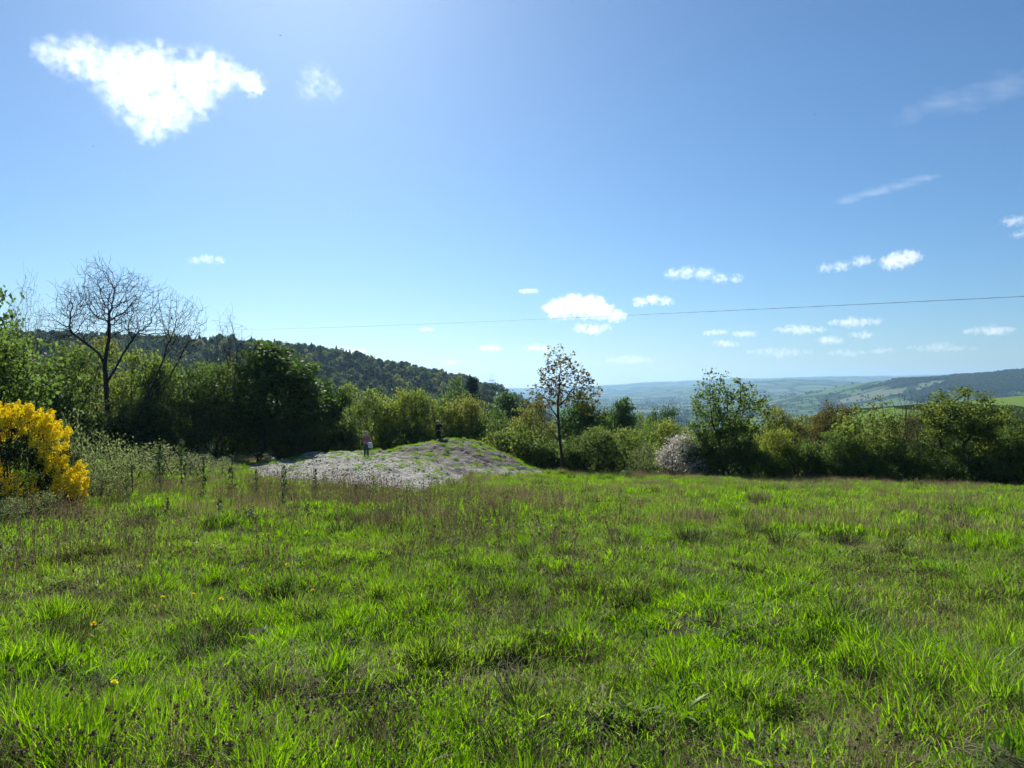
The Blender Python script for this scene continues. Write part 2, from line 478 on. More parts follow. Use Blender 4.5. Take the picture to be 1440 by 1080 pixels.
# ------------------------------------------------------------------ scatter by geometry nodes (only for stuff)
def make_scatter(name, pts, rot, scl, idx, protos, mat_free=True):
    pc = bpy.data.collections.new(name + '_kinds')
    for k, me in enumerate(protos):
        o = bpy.data.objects.new('%s_%02d' % (name, k), me)
        pc.objects.link(o)
    me = bpy.data.meshes.new(name)
    P = np.asarray(pts, np.float32)
    me.vertices.add(len(P)); me.vertices.foreach_set('co', P.ravel())
    a = me.attributes.new('rot', 'FLOAT_VECTOR', 'POINT'); a.data.foreach_set('vector', np.asarray(rot, np.float32).ravel())
    a = me.attributes.new('scl', 'FLOAT_VECTOR', 'POINT'); a.data.foreach_set('vector', np.asarray(scl, np.float32).ravel())
    a = me.attributes.new('idx', 'INT', 'POINT'); a.data.foreach_set('value', np.asarray(idx, np.int32))
    o = link(name, me)
    tag(o, kind='stuff')
    g = bpy.data.node_groups.new(name + '_scatter', 'GeometryNodeTree')
    g.interface.new_socket('Geometry', in_out='INPUT', socket_type='NodeSocketGeometry')
    g.interface.new_socket('Geometry', in_out='OUTPUT', socket_type='NodeSocketGeometry')
    gi = g.nodes.new('NodeGroupInput'); go = g.nodes.new('NodeGroupOutput')
    ci = g.nodes.new('GeometryNodeCollectionInfo')
    ci.inputs['Collection'].default_value = pc
    ci.inputs['Separate Children'].default_value = True
    ci.inputs['Reset Children'].default_value = True
    ip = g.nodes.new('GeometryNodeInstanceOnPoints')
    ip.inputs['Pick Instance'].default_value = True
    def attr(nm, typ):
        n = g.nodes.new('GeometryNodeInputNamedAttribute'); n.data_type = typ
        n.inputs['Name'].default_value = nm
        return n.outputs['Attribute']
    g.links.new(gi.outputs[0], ip.inputs['Points'])
    g.links.new(ci.outputs[0], ip.inputs['Instance'])
    g.links.new(attr('idx', 'INT'), ip.inputs['Instance Index'])
    er = g.nodes.new('FunctionNodeEulerToRotation')
    g.links.new(attr('rot', 'FLOAT_VECTOR'), er.inputs[0])
    g.links.new(er.outputs[0], ip.inputs['Rotation'])
    g.links.new(attr('scl', 'FLOAT_VECTOR'), ip.inputs['Scale'])
    g.links.new(ip.outputs[0], go.inputs[0])
    md = o.modifiers.new('scatter', 'NODES'); md.node_group = g
    return o

# ------------------------------------------------------------------ grass blades
def blades(rng, n, rad, h0, h1, w, lean, outward=0.3, az0=None):
    r = rad * np.sqrt(rng.random(n)); a = rng.random(n) * 2 * np.pi
    bx, by = r * np.cos(a), r * np.sin(a)
    h = h0 + (h1 - h0) * rng.random(n)
    da = np.where(rng.random(n) < outward, a + rng.normal(0, 0.5, n), rng.random(n) * 2 * np.pi)
    if az0 is not None: da = az0 + rng.normal(0, 0.7, n)
    ln = lean * (0.35 + 0.9 * rng.random(n))
    dx, dy = np.cos(da), np.sin(da)
    sa = da + np.pi / 2 + rng.normal(0, 0.8, n)
    sx, sy = np.cos(sa), np.sin(sa)
    ww = w * (0.6 + 0.7 * rng.random(n))
    ts = np.array([0, 0.38, 0.74, 1.0]); wf = np.array([0.75, 1.0, 0.7, 0.0])
    V = np.zeros((n, 7, 3)); tint = np.repeat(rng.random(n), 7)
    for k in range(4):
        t = ts[k]
        off = ln * h * (0.25 * t + 0.75 * t * t)
        cx = bx + dx * off; cyy = by + dy * off; cz = h * (t - 0.30 * ln * t * t) - 0.015 * (k == 0)
        if k < 3:
            hw = ww * wf[k] * 0.5
            V[:, 2 * k] = np.stack([cx - sx * hw, cyy - sy * hw, cz], -1)
            V[:, 2 * k + 1] = np.stack([cx + sx * hw, cyy + sy * hw, cz], -1)
        else:
            V[:, 6] = np.stack([cx, cyy, cz], -1)
    b = np.arange(n)[:, None] * 7
    Q = np.concatenate([b + np.array([[0, 1, 3, 2]]), b + np.array([[2, 3, 5, 4]])])
    T = b + np.array([[4, 5, 6]])
    return V.reshape(-1, 3), Q, T, tint

def blade_mesh(name, sets, mats):
    Vs, Qs, Ts, tn, mi, mj, n = [], [], [], [], [], [], 0
    for k, (V, Q, T, t) in enumerate(sets):
        Vs.append(V); Qs.append(Q + n); Ts.append(T + n); tn.append(t)
        mi += [k] * len(Q); mj += [k] * len(T); n += len(V)
    return mesh_np(name, np.concatenate(Vs), np.concatenate(Qs), np.concatenate(Ts), np.concatenate(tn), mats, midx=mi + mj)

def leaf_cards(rng, P, size, droop=0.15, aspect=1.5, normals=None):
    n = len(P)
    s = size * (0.6 + 0.8 * rng.random(n))
    nrm = rng.normal(0, 1, (n, 3)); nrm[:, 2] += 0.5; nrm /= np.linalg.norm(nrm, axis=1)[:, None]
    if normals is not None: nrm = normals + rng.normal(0, 0.28, (n, 3)); nrm /= np.linalg.norm(nrm, axis=1)[:, None]
    t = rng.normal(0, 1, (n, 3)); t[:, 2] -= droop
    t -= nrm * (t * nrm).sum(1)[:, None]; t /= np.linalg.norm(t, axis=1)[:, None] + 1e-9
    b = np.cross(nrm, t)
    h = (s * 0.5)[:, None]; w = h / aspect
    V = np.stack([P - t * h, P - t * h * 0.1 + b * w + nrm * h * 0.12, P + t * h, P - t * h * 0.1 - b * w + nrm * h * 0.12], 1)
    Q = np.arange(4 * n).reshape(n, 4)
    return V.reshape(-1, 3), Q, np.repeat(rng.random(n), 4)

def build_grass():
    rg = np.random.default_rng(11)
    G, S, F = M['grass'], M['straw'], M['fringe']
    protos = []
    # 0-2 short lush tufts, 3-4 taller arching tufts, 5 tussock, 6 mixed with straw, 7 broad leaved, 8-10 wide patches for farther off, 11 dry seed grass
    for k in range(3):
        protos.append(blade_mesh('lush', [blades(rg, 80, 0.155, 0.045, 0.14, 0.0078, 0.6), blades(rg, 5, 0.15, 0.08, 0.2, 0.004, 0.9)], [G, S]))
    for k in range(2):
        protos.append(blade_mesh('arching', [blades(rg, 80, 0.13, 0.08, 0.2, 0.0078, 0.6, 0.6), blades(rg, 8, 0.13, 0.1, 0.28, 0.004, 0.9)], [G, S]))
    protos.append(blade_mesh('tussock', [blades(rg, 130, 0.13, 0.12, 0.27, 0.007, 0.75, 0.8), blades(rg, 26, 0.14, 0.15, 0.36, 0.004, 1.2, 0.8)], [G, S]))
    protos.append(blade_mesh('strawy', [blades(rg, 50, 0.16, 0.06, 0.18, 0.006, 0.8), blades(rg, 26, 0.18, 0.08, 0.28, 0.0035, 1.5)], [G, S]))
    protos.append(blade_mesh('broad', [blades(rg, 16, 0.07, 0.09, 0.2, 0.028, 1.2, 1.0), blades(rg, 40, 0.15, 0.05, 0.16, 0.006, 0.8)], [G, G]))
    for k in range(3):
        protos.append(blade_mesh('patch', [blades(rg, 170, 0.42, 0.05, 0.2, 0.015, 0.6), blades(rg, 15, 0.4, 0.08, 0.26, 0.008, 0.9)], [G, S]))
    protos.append(blade_mesh('dry', [blades(rg, 60, 0.4, 0.18, 0.5, 0.008, 0.45), blades(rg, 90, 0.42, 0.05, 0.2, 0.012, 0.8)], [F, G]))
    protos.append(blade_mesh('thatch', [blades(rg, 90, 0.24, 0.05, 0.12, 0.004, 2.6), blades(rg, 26, 0.2, 0.05, 0.15, 0.008, 0.7)], [S, G]))
    protos.append(blade_mesh('shade_clump', [blades(rg, 150, 0.13, 0.10, 0.26, 0.006, 0.75, 0.85), blades(rg, 30, 0.16, 0.1, 0.24, 0.004, 0.9, 0.8)], [M['rush'], S]))  # dark tussock painting in the shadow of a clump
    protos.append(blade_mesh('dock', [blades(rg, 15, 0.05, 0.07, 0.15, 0.028, 1.1, 1.0), blades(rg, 30, 0.18, 0.05, 0.14, 0.007, 0.8)], [M['weed'], G]))
    P, I, SC = [], [], []
    def zone(r0, r1, dens, near):
        half = R(46)
        n = int(half * (r1 * r1 - r0 * r0) * dens)
        r = np.sqrt(r0 * r0 + (r1 * r1 - r0 * r0) * rg.random(n)); a = (rg.random(n) * 2 - 1) * half
        x, y = r * np.sin(a), r * np.cos(a)
        ye = field_edge(x)
        keep = y < ye + 1.0
        ins = (np.abs(x + 6) < 17) & (y > 20)
        mh = np.where(ins, mound_height(x, y), -1)
        gv = fbm(x / 1.1, y / 1.1, 3, 91)
        onm = mh > (-0.05 + 0.45 * np.maximum(gv - 0.48, 0))
        crest = ((mh > 1.1) & (y > 53) & (gv > 0.33)) | ((x > -1.5) & (mh > 0.1) & (gv > 0.43)) | ((mh > 0.1) & (y > 44) & (gv > 0.42) & (x < -7.5)) | ((mh > 0.5) & (gv > 0.58)) | ((x > -6) & (y > 44) & (gv > 0.52))
        keep &= (~onm) | (crest & (rg.random(n) < 0.75)) | ((gv > 0.6) & (rg.random(n) < 0.12))
        x, y, ye = x[keep], y[keep], ye[keep]; n = len(x)
        big = fbm(x / 2.2, y / 2.2, 3, 13); fine = fbm(x / 0.7, y / 0.7, 2, 17); u = rg.random(n)
        lefty = 1 - sstep(-6, 4, x)
        if near:
            idx = rg.integers(0, 3, n)
            idx = np.where((fine > 0.5) & (u < 0.55), 3 + rg.integers(0, 2, n), idx)
            idx = np.where((fine > 0.62) & (u < 0.22), 5, idx)
            idx = np.where((big > 0.50) & (u > 0.55), 6, idx)
            idx = np.where((u > 0.965), 7, idx)
            th = fbm(x / 1.3, y / 1.3, 3, 119)
            idx = np.where((th > 0.63) & (u < 0.45), 12, idx)
            idx = np.where((u > 0.32) & (u < 0.336), 13, idx)
            idx = np.where((u > 0.30) & (u < 0.314), 14, idx)
            sc = 0.75 + 0.55 * fine + 0.25 * rg.random(n)
            sc = sc * (0.5 + 0.75 * big)
        else:
            idx = 8 + rg.integers(0, 3, n)
            dry = sstep(6.0, 0.0, ye - y) * 0.55 + 0.3 * sstep(0.48, 0.66, big)
            idx = np.where(u < dry, 11, idx)
            idx = np.where(rg.random(n) < 0.016, 13, idx)
            sc = 0.7 + 0.65 * fine + 0.3 * rg.random(n)
            idx = np.where(onm[keep], rg.integers(0, 3, n), idx)
        z = ground_top(x, y)
        P.append(np.stack([x, y, z], -1)); I.append(idx); SC.append(np.stack([0.85 + 0.3 * rg.random(n)] * 2 + [sc], -1))
    zone(1.0, 9.0, 56, True)
    zone(9.0, 19.0, 30, True)
    zone(15.0, 62.0, 7.5, False)
    P = np.concatenate(P); I = np.concatenate(I); SC = np.concatenate(SC)
    n = len(P)
    SC = SC * np.where((I == 13) & (P[:, 1] > 12), 1.5, 1.0)[:, None]
    rot = np.stack([rg.normal(0, 0.16, n), rg.normal(0, 0.16, n), rg.random(n) * 6.283], -1)
    make_scatter('meadow_grass', P, rot, SC, I, protos)
    print('grass instances', n)

    # dead flower stalks standing in the grass (far too many to count)
    sh = []
    for k in range(5):
        sets = []
        ns = 5
        V, Q, T, t = blades(rg, ns, 0.13, 0.2, 0.36, 0.004, 0.25)
        tips = V.reshape(ns, 7, 3)[:, 6]
        Vs, Qs, Ts, tn, n0 = [V], [Q], [T], [t], len(V)
        for p in tips:
            rr_ = rg.uniform(0.004, 0.009)
            hv, hq, ht = leaf_cards(rg, p + rg.normal(0, 1, (16, 3)) * np.array([0.55, 0.55, 0.8]) * rr_, rr_ * 1.7, aspect=1.4)
            Vs.append(hv); Qs.append(hq + n0); tn.append(ht); n0 += len(hv)
        sh.append(mesh_np('stalk', np.concatenate(Vs), np.concatenate(Qs), np.concatenate(Ts), np.concatenate(tn), [M['seedhead']]))
    n = 9000
    r = 2.2 + 26 * rg.random(n) ** 1.3; a = (rg.random(n) * 2 - 1) * R(44)
    x, y = r * np.sin(a), r * np.cos(a)
    dn = fbm(x / 2.6, y / 2.6, 3, 61)
    keep = (rg.random(n) < sstep(0.44, 0.62, dn) * 0.8) | (rg.random(n) < 0.06)
    keep &= ~((np.abs(x + 6) < 17) & (y > 20) & (mound_height(x, y) > 0))
    x, y = x[keep], y[keep]; n = len(x)
    sc = rg.uniform(0.6, 1.15, n)
    make_scatter('dead_seed_stalks', np.stack([x, y, terrain(x, y)], -1), np.stack([rg.normal(0, .15, n), rg.normal(0, .15, n), rg.random(n) * 6.28], -1),
                 np.stack([sc, sc, sc], -1), rg.integers(0, 5, n), sh)
    print('stalks', n)
    tall = []
    for k in range(4):
        sets = [blades(rg, 9, 0.3, 0.4, 0.95, 0.0065, 0.2)]
        V, Q, T, t = blades(rg, 60, 0.05, 0.015, 0.03, 0.016, 1.0)
        tips = sets[0][0].reshape(9, 7, 3)
        V = V.reshape(60, 7, 3)
        for i in range(60):
            b = tips[i % 9]; f = rg.uniform(0.45, 1.0)
            V[i] += (b[2] + (b[6] - b[2]) * f) - V[i, 0] + rg.normal(0, 0.008, 3)
        tall.append(blade_mesh('tall_stalk', [sets[0], (V.reshape(-1, 3), Q, T, t)], [M['seedhead'], M['seedhead']]))
    n = 7000
    r = 6 + 26 * rg.random(n); a = R(-42) + R(52) * rg.random(n)
    x, y = r * np.sin(a), r * np.cos(a)
    dn = fbm(x / 3.0, y / 3.0, 3, 161)
    keep = (rg.random(n) < sstep(0.40, 0.62, dn) * 0.4 * (1 - sstep(-3, 4, x)) * sstep(7, 14, r))
    keep &= ~((np.abs(x + 6) < 17) & (y > 20) & (mound_height(x, y) > 0))
    x, y = x[keep], y[keep]; n = len(x)
    sc = rg.uniform(0.5, 1.1, n)
    make_scatter('tall_dead_stalks', np.stack([x, y, terrain(x, y)], -1), np.stack([rg.normal(0, .1, n), rg.normal(0, .1, n), rg.random(n) * 6.28], -1),
                 np.stack([sc, sc, sc], -1), rg.integers(0, 4, n), tall)
build_grass()

# stones lying on the mound
def build_stones():
    rg = np.random.default_rng(23)
    sm = plain_mat('stone', (0.30, 0.29, 0.25), 0.8, 0.3, (0.17, 0.162, 0.135), 3)
    pr = []
    for k in range(4):
        bm = bmesh.new(); bmesh.ops.create_icosphere(bm, subdivisions=1, radius=1)
        for v in bm.verts:
            v.co *= rg.uniform(0.7, 1.2); v.co.z *= 0.6
        me = bpy.data.meshes.new('stone'); bm.to_mesh(me); bm.free()
        me.materials.append(sm); pr.append(me)
    n = 16000
    x = rg.uniform(-19, 5, n); y = rg.uniform(21, 62, n)
    k = (mound_height(x, y) > 0.03) & (rg.random(n) < 1.05 - sstep(40, 50, y + 0.5 * np.maximum(x + 6, 0) * 2))
    x, y = x[k], y[k]; n = len(x)
    s = 0.02 + 0.055 * rg.random(n) ** 3
    make_scatter('loose_stones', np.stack([x, y, ground_top(x, y)], -1), rg.random((n, 3)) * np.array([0.6, 0.6, 6.28]), np.stack([s, s, s], -1), rg.integers(0, 4, n), pr)
build_stones()

# ------------------------------------------------------------------ trees
def grow(rng, att, roots, step=0.22, di=1.6, dk=0.35, iters=90, up=0.08, jit=0.12):
    """space colonisation: roots = list of polylines; returns nodes and parents"""
    pos, par = [], []
    for line in roots:
        prev = -1
        if isinstance(line, tuple): prev, line = line
        for p in line:
            pos.append(np.array(p, float)); par.append(prev); prev = len(pos) - 1
    pos = np.array(pos); par = list(par)
    A = np.asarray(att, float)
    d = np.linalg.norm(A[:, None] - pos[None], axis=2)
    ni = d.argmin(1); nd = d.min(1)
    alive = nd > dk
    for it in range(iters):
        act = alive & (nd < (di if it > 12 else 1e9))
        if not act.any(): break
        ids = ni[act]
        v = A[act] - pos[ids]; v /= np.linalg.norm(v, axis=1)[:, None] + 1e-9
        uid, inv = np.unique(ids, return_inverse=True)
        D = np.zeros((len(uid), 3)); np.add.at(D, inv, v)
        D /= np.linalg.norm(D, axis=1)[:, None] + 1e-9
        D += rng.normal(0, jit, D.shape); D[:, 2] += up
        D /= np.linalg.norm(D, axis=1)[:, None] + 1e-9
        new = pos[uid] + D * step
        n0 = len(pos)
        pos = np.concatenate([pos, new]); par += list(uid)
        al = np.where(alive)[0]
        dd = np.linalg.norm(A[al][:, None] - new[None], axis=2)
        k = dd.argmin(1); m = dd.min(1)
        b = m < nd[al]
        ni[al[b]] = n0 + k[b]; nd[al[b]] = m[b]
        alive[al] = nd[al] > dk
        if len(pos) > 22000: break
    return pos, np.array(par)

def radii(par, tip=0.008, expo=2.3, rmax=None):
    n = len(par); acc = np.zeros(n); nch = np.zeros(n, int)
    for i in range(n):
        if par[i] >= 0: nch[par[i]] += 1
    for i in range(n - 1, -1, -1):
        if acc[i] == 0: acc[i] = tip ** expo
        if par[i] >= 0: acc[par[i]] += acc[i]
    r = acc ** (1 / expo)
    if rmax: r = np.minimum(r, rmax) if r.max() < rmax else r * np.where(r > tip * 1.5, np.minimum(1, rmax / r.max() + (1 - rmax / r.max()) * np.clip(1 - r / r.max(), 0, 1)), 1)
    return r, nch

def tubes(pos, par, r, sides=5):
    e = np.where(par >= 0)[0]
    a, b = pos[par[e]], pos[e]
    d = b - a; L = np.linalg.norm(d, axis=1)[:, None] + 1e-9; d = d / L
    ref = np.where(np.abs(d[:, 2:3]) > 0.9, np.array([[1.0, 0, 0]]), np.array([[0, 0, 1.0]]))
    u = np.cross(d, ref); u /= np.linalg.norm(u, axis=1)[:, None] + 1e-9
    w = np.cross(d, u)
    rb = r[e]; ra = np.minimum(r[par[e]], rb * 1.5 + 0.004)
    a = a - d * (ra * 0.3)[:, None]
    V = np.zeros((len(e), 2 * sides, 3))
    for k in range(sides):
        c, s = math.cos(k * 2 * math.pi / sides), math.sin(k * 2 * math.pi / sides)
        o = u * c + w * s
        V[:, k] = a + o * ra[:, None]; V[:, sides + k] = b + o * rb[:, None]
    base = np.arange(len(e))[:, None] * 2 * sides
    Q = np.concatenate([base + np.array([[k, (k + 1) % sides, sides + (k + 1) % sides, sides + k]]) for k in range(sides)])
    return V.reshape(-1, 3), Q

def add_twigs(rng, pos, par, per=2, L=(0.25, 0.65)):
    """fine straight twigs at the ends of the branches"""
    n = len(par); nch = np.bincount(par[par >= 0], minlength=n)
    ends = np.where(nch == 0)[0]; some = np.where((nch == 1) & (rng.random(n) < 0.16))[0]
    P, Q = list(pos), list(par)
    for i in list(ends) * per + list(some[some > 25]):
        d = pos[i] - pos[par[i]]; d = d / (np.linalg.norm(d) + 1e-9)
        d = d * 0.9 + rng.normal(0, 0.45, 3) + np.array([0, 0, 0.35]); d /= np.linalg.norm(d)
        l = rng.uniform(*L); a = i
        for k in range(2):
            P.append(P[a] + d * l / 2); Q.append(a); a = len(P) - 1
            d = d + rng.normal(0, 0.15, 3) + np.array([0, 0, 0.1]); d /= np.linalg.norm(d)
    return np.array(P), np.array(Q)

def crown_points(rng, blobs, n, shell=0.0):
    """random points inside a union of ellipsoids (cx,cy,cz,rx,ry,rz)"""
    B = np.array(blobs, float)
    vol = B[:, 3] * B[:, 4] * B[:, 5]
    k = rng.choice(len(B), n, p=vol / vol.sum())
    v = rng.normal(0, 1, (n, 3)); v /= np.linalg.norm(v, axis=1)[:, None]
    rad = rng.random(n) ** (1 / 3)
    rad = shell + (1 - shell) * rad
    return B[k, :3] + v * rad[:, None] * B[k, 3:6]

def lumpy(rng, cx, cz, rx, rz, n=11, k=0.42, zmin=0.3):
    """crown outline: a core and lobes round it"""
    bl = [(cx, 0, cz, rx * 0.68, rx * 0.68, rz * 0.68)]
    for i in range(n):
        a = rng.random() * 6.283; e = rng.uniform(-0.9, 1.3)
        f = rng.uniform(0.55, 0.85); s = k * rng.uniform(0.65, 1.25)
        z = cz + math.sin(e) * rz * f
        bl.append((cx + math.cos(a) * math.cos(e) * rx * f, math.sin(a) * math.cos(e) * rx * f, max(z, zmin), rx * s, rx * s, min(rz, rx) * s * 0.85))
    return bl

def clumps(rng, pos, par, n, m, spread, rt=0.02, hmin=0.05):
    """flattened sprays of leaves at some of the twigs"""
    r, _ = radii(par, 0.009, 2.25)
    thin = np.where((r < rt) & (pos[:, 2] > hmin + .1))[0]
    c = pos[rng.choice(thin, n)]
    sz = rng.uniform(0.6, 1.3, n)[:, None, None]
    P = c[:, None] + rng.normal(0, 1, (n, m, 3)) * np.array([spread, spread, spread * 0.5]) * sz
    P = P.reshape(-1, 3)
    return P[P[:, 2] > hmin]

KINDS = {}
def kind(name, pos, par, leaf_pts, leaf_size, tip=0.009, rmax=0.2, rng=None, aspect=1.5, sides=5, extra=None):
    r, nch = radii(par, tip, 2.25, rmax)
    V, Q = tubes(pos, par, r, sides)
    wood = mesh_np(name + '_wood', V, Q, smooth=True, mats=[M['bark']])
    leaf = None
    if leaf_pts is not None:
        V, Q, t = leaf_cards(rng, leaf_pts, leaf_size, aspect=aspect)
        if extra is not None:
            pass
        leaf = mesh_np(name + '_leaves', V, Q, tint=t, mats=[M['mid']])
    top = leaf if leaf is not None else wood
    co = np.zeros(len(top.vertices) * 3, np.float32); top.vertices.foreach_get('co', co); co = co.reshape(-1, 3)
    H = float(np.percentile(co[:, 2], 99.7)); W = float(np.percentile(np.hypot(co[:, 0], co[:, 1]), 97)) * 2
    KINDS[name] = (wood, leaf, H, W)

def twig_leaves(rng, pos, par, nch, r_tip, per, spread, hmin=0.0, prob=None):
    r, _ = radii(par, 0.009, 2.25)
    thin = np.where(r < r_tip)[0]
    if prob is not None:
        thin = thin[rng.random(len(thin)) < prob(pos[thin])]
    P = np.repeat(pos[thin], per, 0) + rng.normal(0, spread, (len(thin) * per, 3))
    return P[P[:, 2] > hmin]

def build_kinds():
    rg = np.random.default_rng(5)
    # leafy crowns that stand on a short trunk
    for i in range(2):
        bl = lumpy(rg, 0, 3.9, 2.9, 3.3, 15, 0.40, 0.9)
        att = crown_points(rg, bl, 950)
        pos, par = grow(rg, att, [[(0, 0, -0.2), (0.02, 0, 0.5), (0.05, 0.04, 1.1), (0.02, 0.1, 1.7)]], 0.26, 2.0, 0.34)
        kind('dense_%d' % i, pos, par, np.concatenate([twig_leaves(rg, pos, par, None, 0.024, 7, 0.2), clumps(rg, pos, par, 160, 66, 0.34, 0.024, 0.4)]), 0.18, 0.011, 0.2, rg, 1.2)
    # hedge bushes, leafy to the ground
    for i in range(4):
        bl = lumpy(rg, 0, 2.2, 2.4, 2.3, 14, 0.36, 0.5)
        att = crown_points(rg, bl, 1100); att = att[att[:, 2] > 0.15]
        roots = [[(rg.uniform(-.5, .5), rg.uniform(-.5, .5), -0.2), (rg.uniform(-.6, .6), rg.uniform(-.6, .6), 0.45), (rg.uniform(-.9, .9), rg.uniform(-.9, .9), 1.0)] for _ in range(6)]
        pos, par = grow(rg, att, roots, 0.2, 1.5, 0.26, up=0.03, jit=0.22)
        P = np.concatenate([twig_leaves(rg, pos, par, None, 0.02, 5, 0.14, 0.03), clumps(rg, pos, par, 165, 52, 0.27)])
        kind('bush_%d' % i, pos, par, P, 0.115, 0.009, 0.09, rg, 1.5)
    # low rounded bushes
    for i in range(2):
        bl = lumpy(rg, 0, 0.9, 1.9, 1.05, 12, 0.38, 0.25)
        att = crown_points(rg, bl, 700); att = att[att[:, 2] > 0.08]
        roots = [[(rg.uniform(-.7, .7), rg.uniform(-.7, .7), -0.2), (rg.uniform(-.8, .8), rg.uniform(-.8, .8), 0.35)] for _ in range(7)]
        pos, par = grow(rg, att, roots, 0.17, 1.2, 0.22, up=0.02, jit=0.22)
        P = np.concatenate([twig_leaves(rg, pos, par, None, 0.02, 5, 0.12, 0.02), clumps(rg, pos, par, 115, 48, 0.21)])
        kind('low_%d' % i, pos, par, P, 0.1, 0.008, 0.05, rg, 1.5)
    # open many-stemmed shrub, thin towards the top
    rg = np.random.default_rng(205)
    for i in range(2):
        bl = lumpy(rg, 0, 2.2, 2.3, 2.1, 9, 0.4, 0.5) + [(0.0, 0, 4.6, 1.9, 1.9, 1.7), (1.5, 0, 4.3, 1.3, 1.3, 1.2), (-0.5, .2, 5.6, 1.1, 1.1, 1.1), (-1.3, -.2, 4.4, 1.1, 1.1, 1.0)]
        att = crown_points(rg, bl, 900); att = att[att[:, 2] > 0.2]
        roots = [[(rg.uniform(-.3, .3), rg.uniform(-.3, .3), -0.2), (rg.uniform(-.4, .4), rg.uniform(-.4, .4), 0.7), (rg.uniform(-.7, .7), rg.uniform(-.7, .7), 1.6)] for _ in range(4)]
        pos, par = grow(rg, att, roots, 0.22, 1.7, 0.3, up=0.2)
        P = twig_leaves(rg, pos, par, None, 0.02, 10, 0.14, 0.05, lambda p: np.clip(1.2 - 0.14 * p[:, 2], 0.3, 1))
        cl = clumps(rg, pos, par, 120, 60, 0.22); P = np.concatenate([P, cl[(cl[:, 2] < 3.4) | (rg.random(len(cl)) < 0.15)]])
        kind('open_%d' % i, pos, par, P, 0.15, 0.009, 0.1, rg, 1.35)
    # slender young tree with a few brown leaves
    rg = np.random.default_rng(311)
    bl = [(-.2, 0, 7.6, 1.0, 1.0, 1.3), (0.4, 0, 5.9, 1.7, 1.5, 1.5), (-1.2, 0, 5.3, 1.1, 1.1, 0.9), (1.4, .2, 5.2, 1.0, 1, 0.9), (-0.1, 0, 6.8, 1.4, 1.4, 1.2), (-1.9, 0, 4.7, .6, .6, .5), (2.0, 0, 4.3, .5, .5, .4), (-1.0, 0, 4.0, .7, .7, .6)]
    att = crown_points(rg, bl, 620)
    pos, par = grow(rg, att, [[(0, 0, -.2), (0.03, 0, .7), (-0.02, .03, 1.5), (-.1, 0, 2.3), (-.16, 0, 3.1), (-.2, 0, 3.9), (-.22, 0, 4.7), (-.2, 0, 5.5), (-.1, 0, 6.3)],
                              [(.2, .1, -.2), (.22, .1, .7), (.22, .15, 1.4), (.3, .2, 2.3)],
                              (3, [(-.5, 0, 2.9), (-.95, .05, 3.5), (-1.3, 0, 4.2)]), (4, [(.2, 0, 3.6), (.7, .05, 4.1), (1.1, .1, 4.7)]), (5, [(-.55, .1, 4.5), (-.85, .1, 5.2)]), (6, [(.2, -.1, 5.2), (.5, -.1, 5.8)])], 0.17, 1.3, 0.24, up=0.12, jit=0.2)
    pos, par = add_twigs(rg, pos, par, 1, (0.2, 0.45))
    P = twig_leaves(rg, pos, par, None, 0.012, 3, 0.09, 1.0, lambda p: np.full(len(p), 0.62))
    kind('slender_0', pos, par, P, 0.17, 0.0075, 0.13, rg, 1.3)
    # bare trees
    rg = np.random.default_rng(401)
    for i in range(4):
        if i == 0:
            bl = [(.1, 0, 8.0, 1.3, 1.4, 1.6), (-1.3, .3, 8.1, 1.2, 1.2, 1.1), (-2.2, 0, 7.2, 1.0, 1.1, .8), (1.5, -.2, 7.5, 1.0, 1.2, 1.0), (2.3, .2, 6.7, .9, .9, .6), (-.5, 0, 9.6, .8, .9, .9), (.9, .2, 9.2, .8, .8, .8), (-2.9, 0, 6.2, .7, .8, .5), (.2, .9, 7.0, 1.3, .9, .8), (-1.2, -.6, 6.7, 1.0, .9, .6), (1.9, 0, 8.5, .6, .6, .6), (-2.0, .2, 8.8, .6, .6, .5)]
            roots = [[(0, 0, -.2), (.02, 0, 1), (.0, .03, 2), (-.05, 0, 3), (-.1, 0, 4), (-.15, 0, 5.0), (-.1, .05, 5.7), (.02, .05, 6.4), (.05, 0, 7.1)], (4, [(.3, 0, 4.7), (.6, .1, 5.5), (1.0, .1, 6.2)]), (5, [(-.5, .1, 5.6), (-1.0, 0, 6.1), (-1.6, 0, 6.6)])]
            na = 3000
        elif i == 1:                                    # leaning stem
            bl = [(4.4, 0, 7.2, 1.5, 1.3, 1.5), (5.4, 0, 7.4, 1.1, 1.1, 1.2), (3.5, 0, 8.2, .9, .9, 1.3), (4.9, 0, 6.2, 1.3, 1.1, .7), (3.9, 0, 5.6, .8, .8, .8)]
            roots = [[(0, 0, -.2), (.35, 0, .7), (.85, .1, 1.5), (1.5, .1, 2.3), (2.1, 0, 3.2), (2.6, 0, 4.1), (3.1, 0, 5.0)], (4, [(2.9, .2, 3.9), (3.6, .2, 4.4)])]
            na = 700
        elif i == 2:
            bl = lumpy(rg, 0, 4.8, 1.9, 2.2, 9, 0.42, 2.0)
            roots = [[(0, 0, -.2), (.03, 0, .8), (0.1, 0, 1.6), (0.12, 0.05, 2.4)]]
            na = 1500
        else:                                           # many stems fanning out
            bl = lumpy(rg, 0, 4.0, 2.4, 2.4, 10, 0.4, 1.2)
            roots = [[(0, 0, -.2), (rg.uniform(-.3, .3), rg.uniform(-.3, .3), .9), (rg.uniform(-.8, .8), rg.uniform(-.6, .6), 1.9)] for _ in range(4)]
            na = 1300
        att = crown_points(rg, bl, na)
        pos, par = grow(rg, att, roots, 0.14, 2.4, 0.17, up=0.1, jit=0.22, iters=160)
        pos, par = add_twigs(rg, pos, par, 2 if i == 0 else 1)
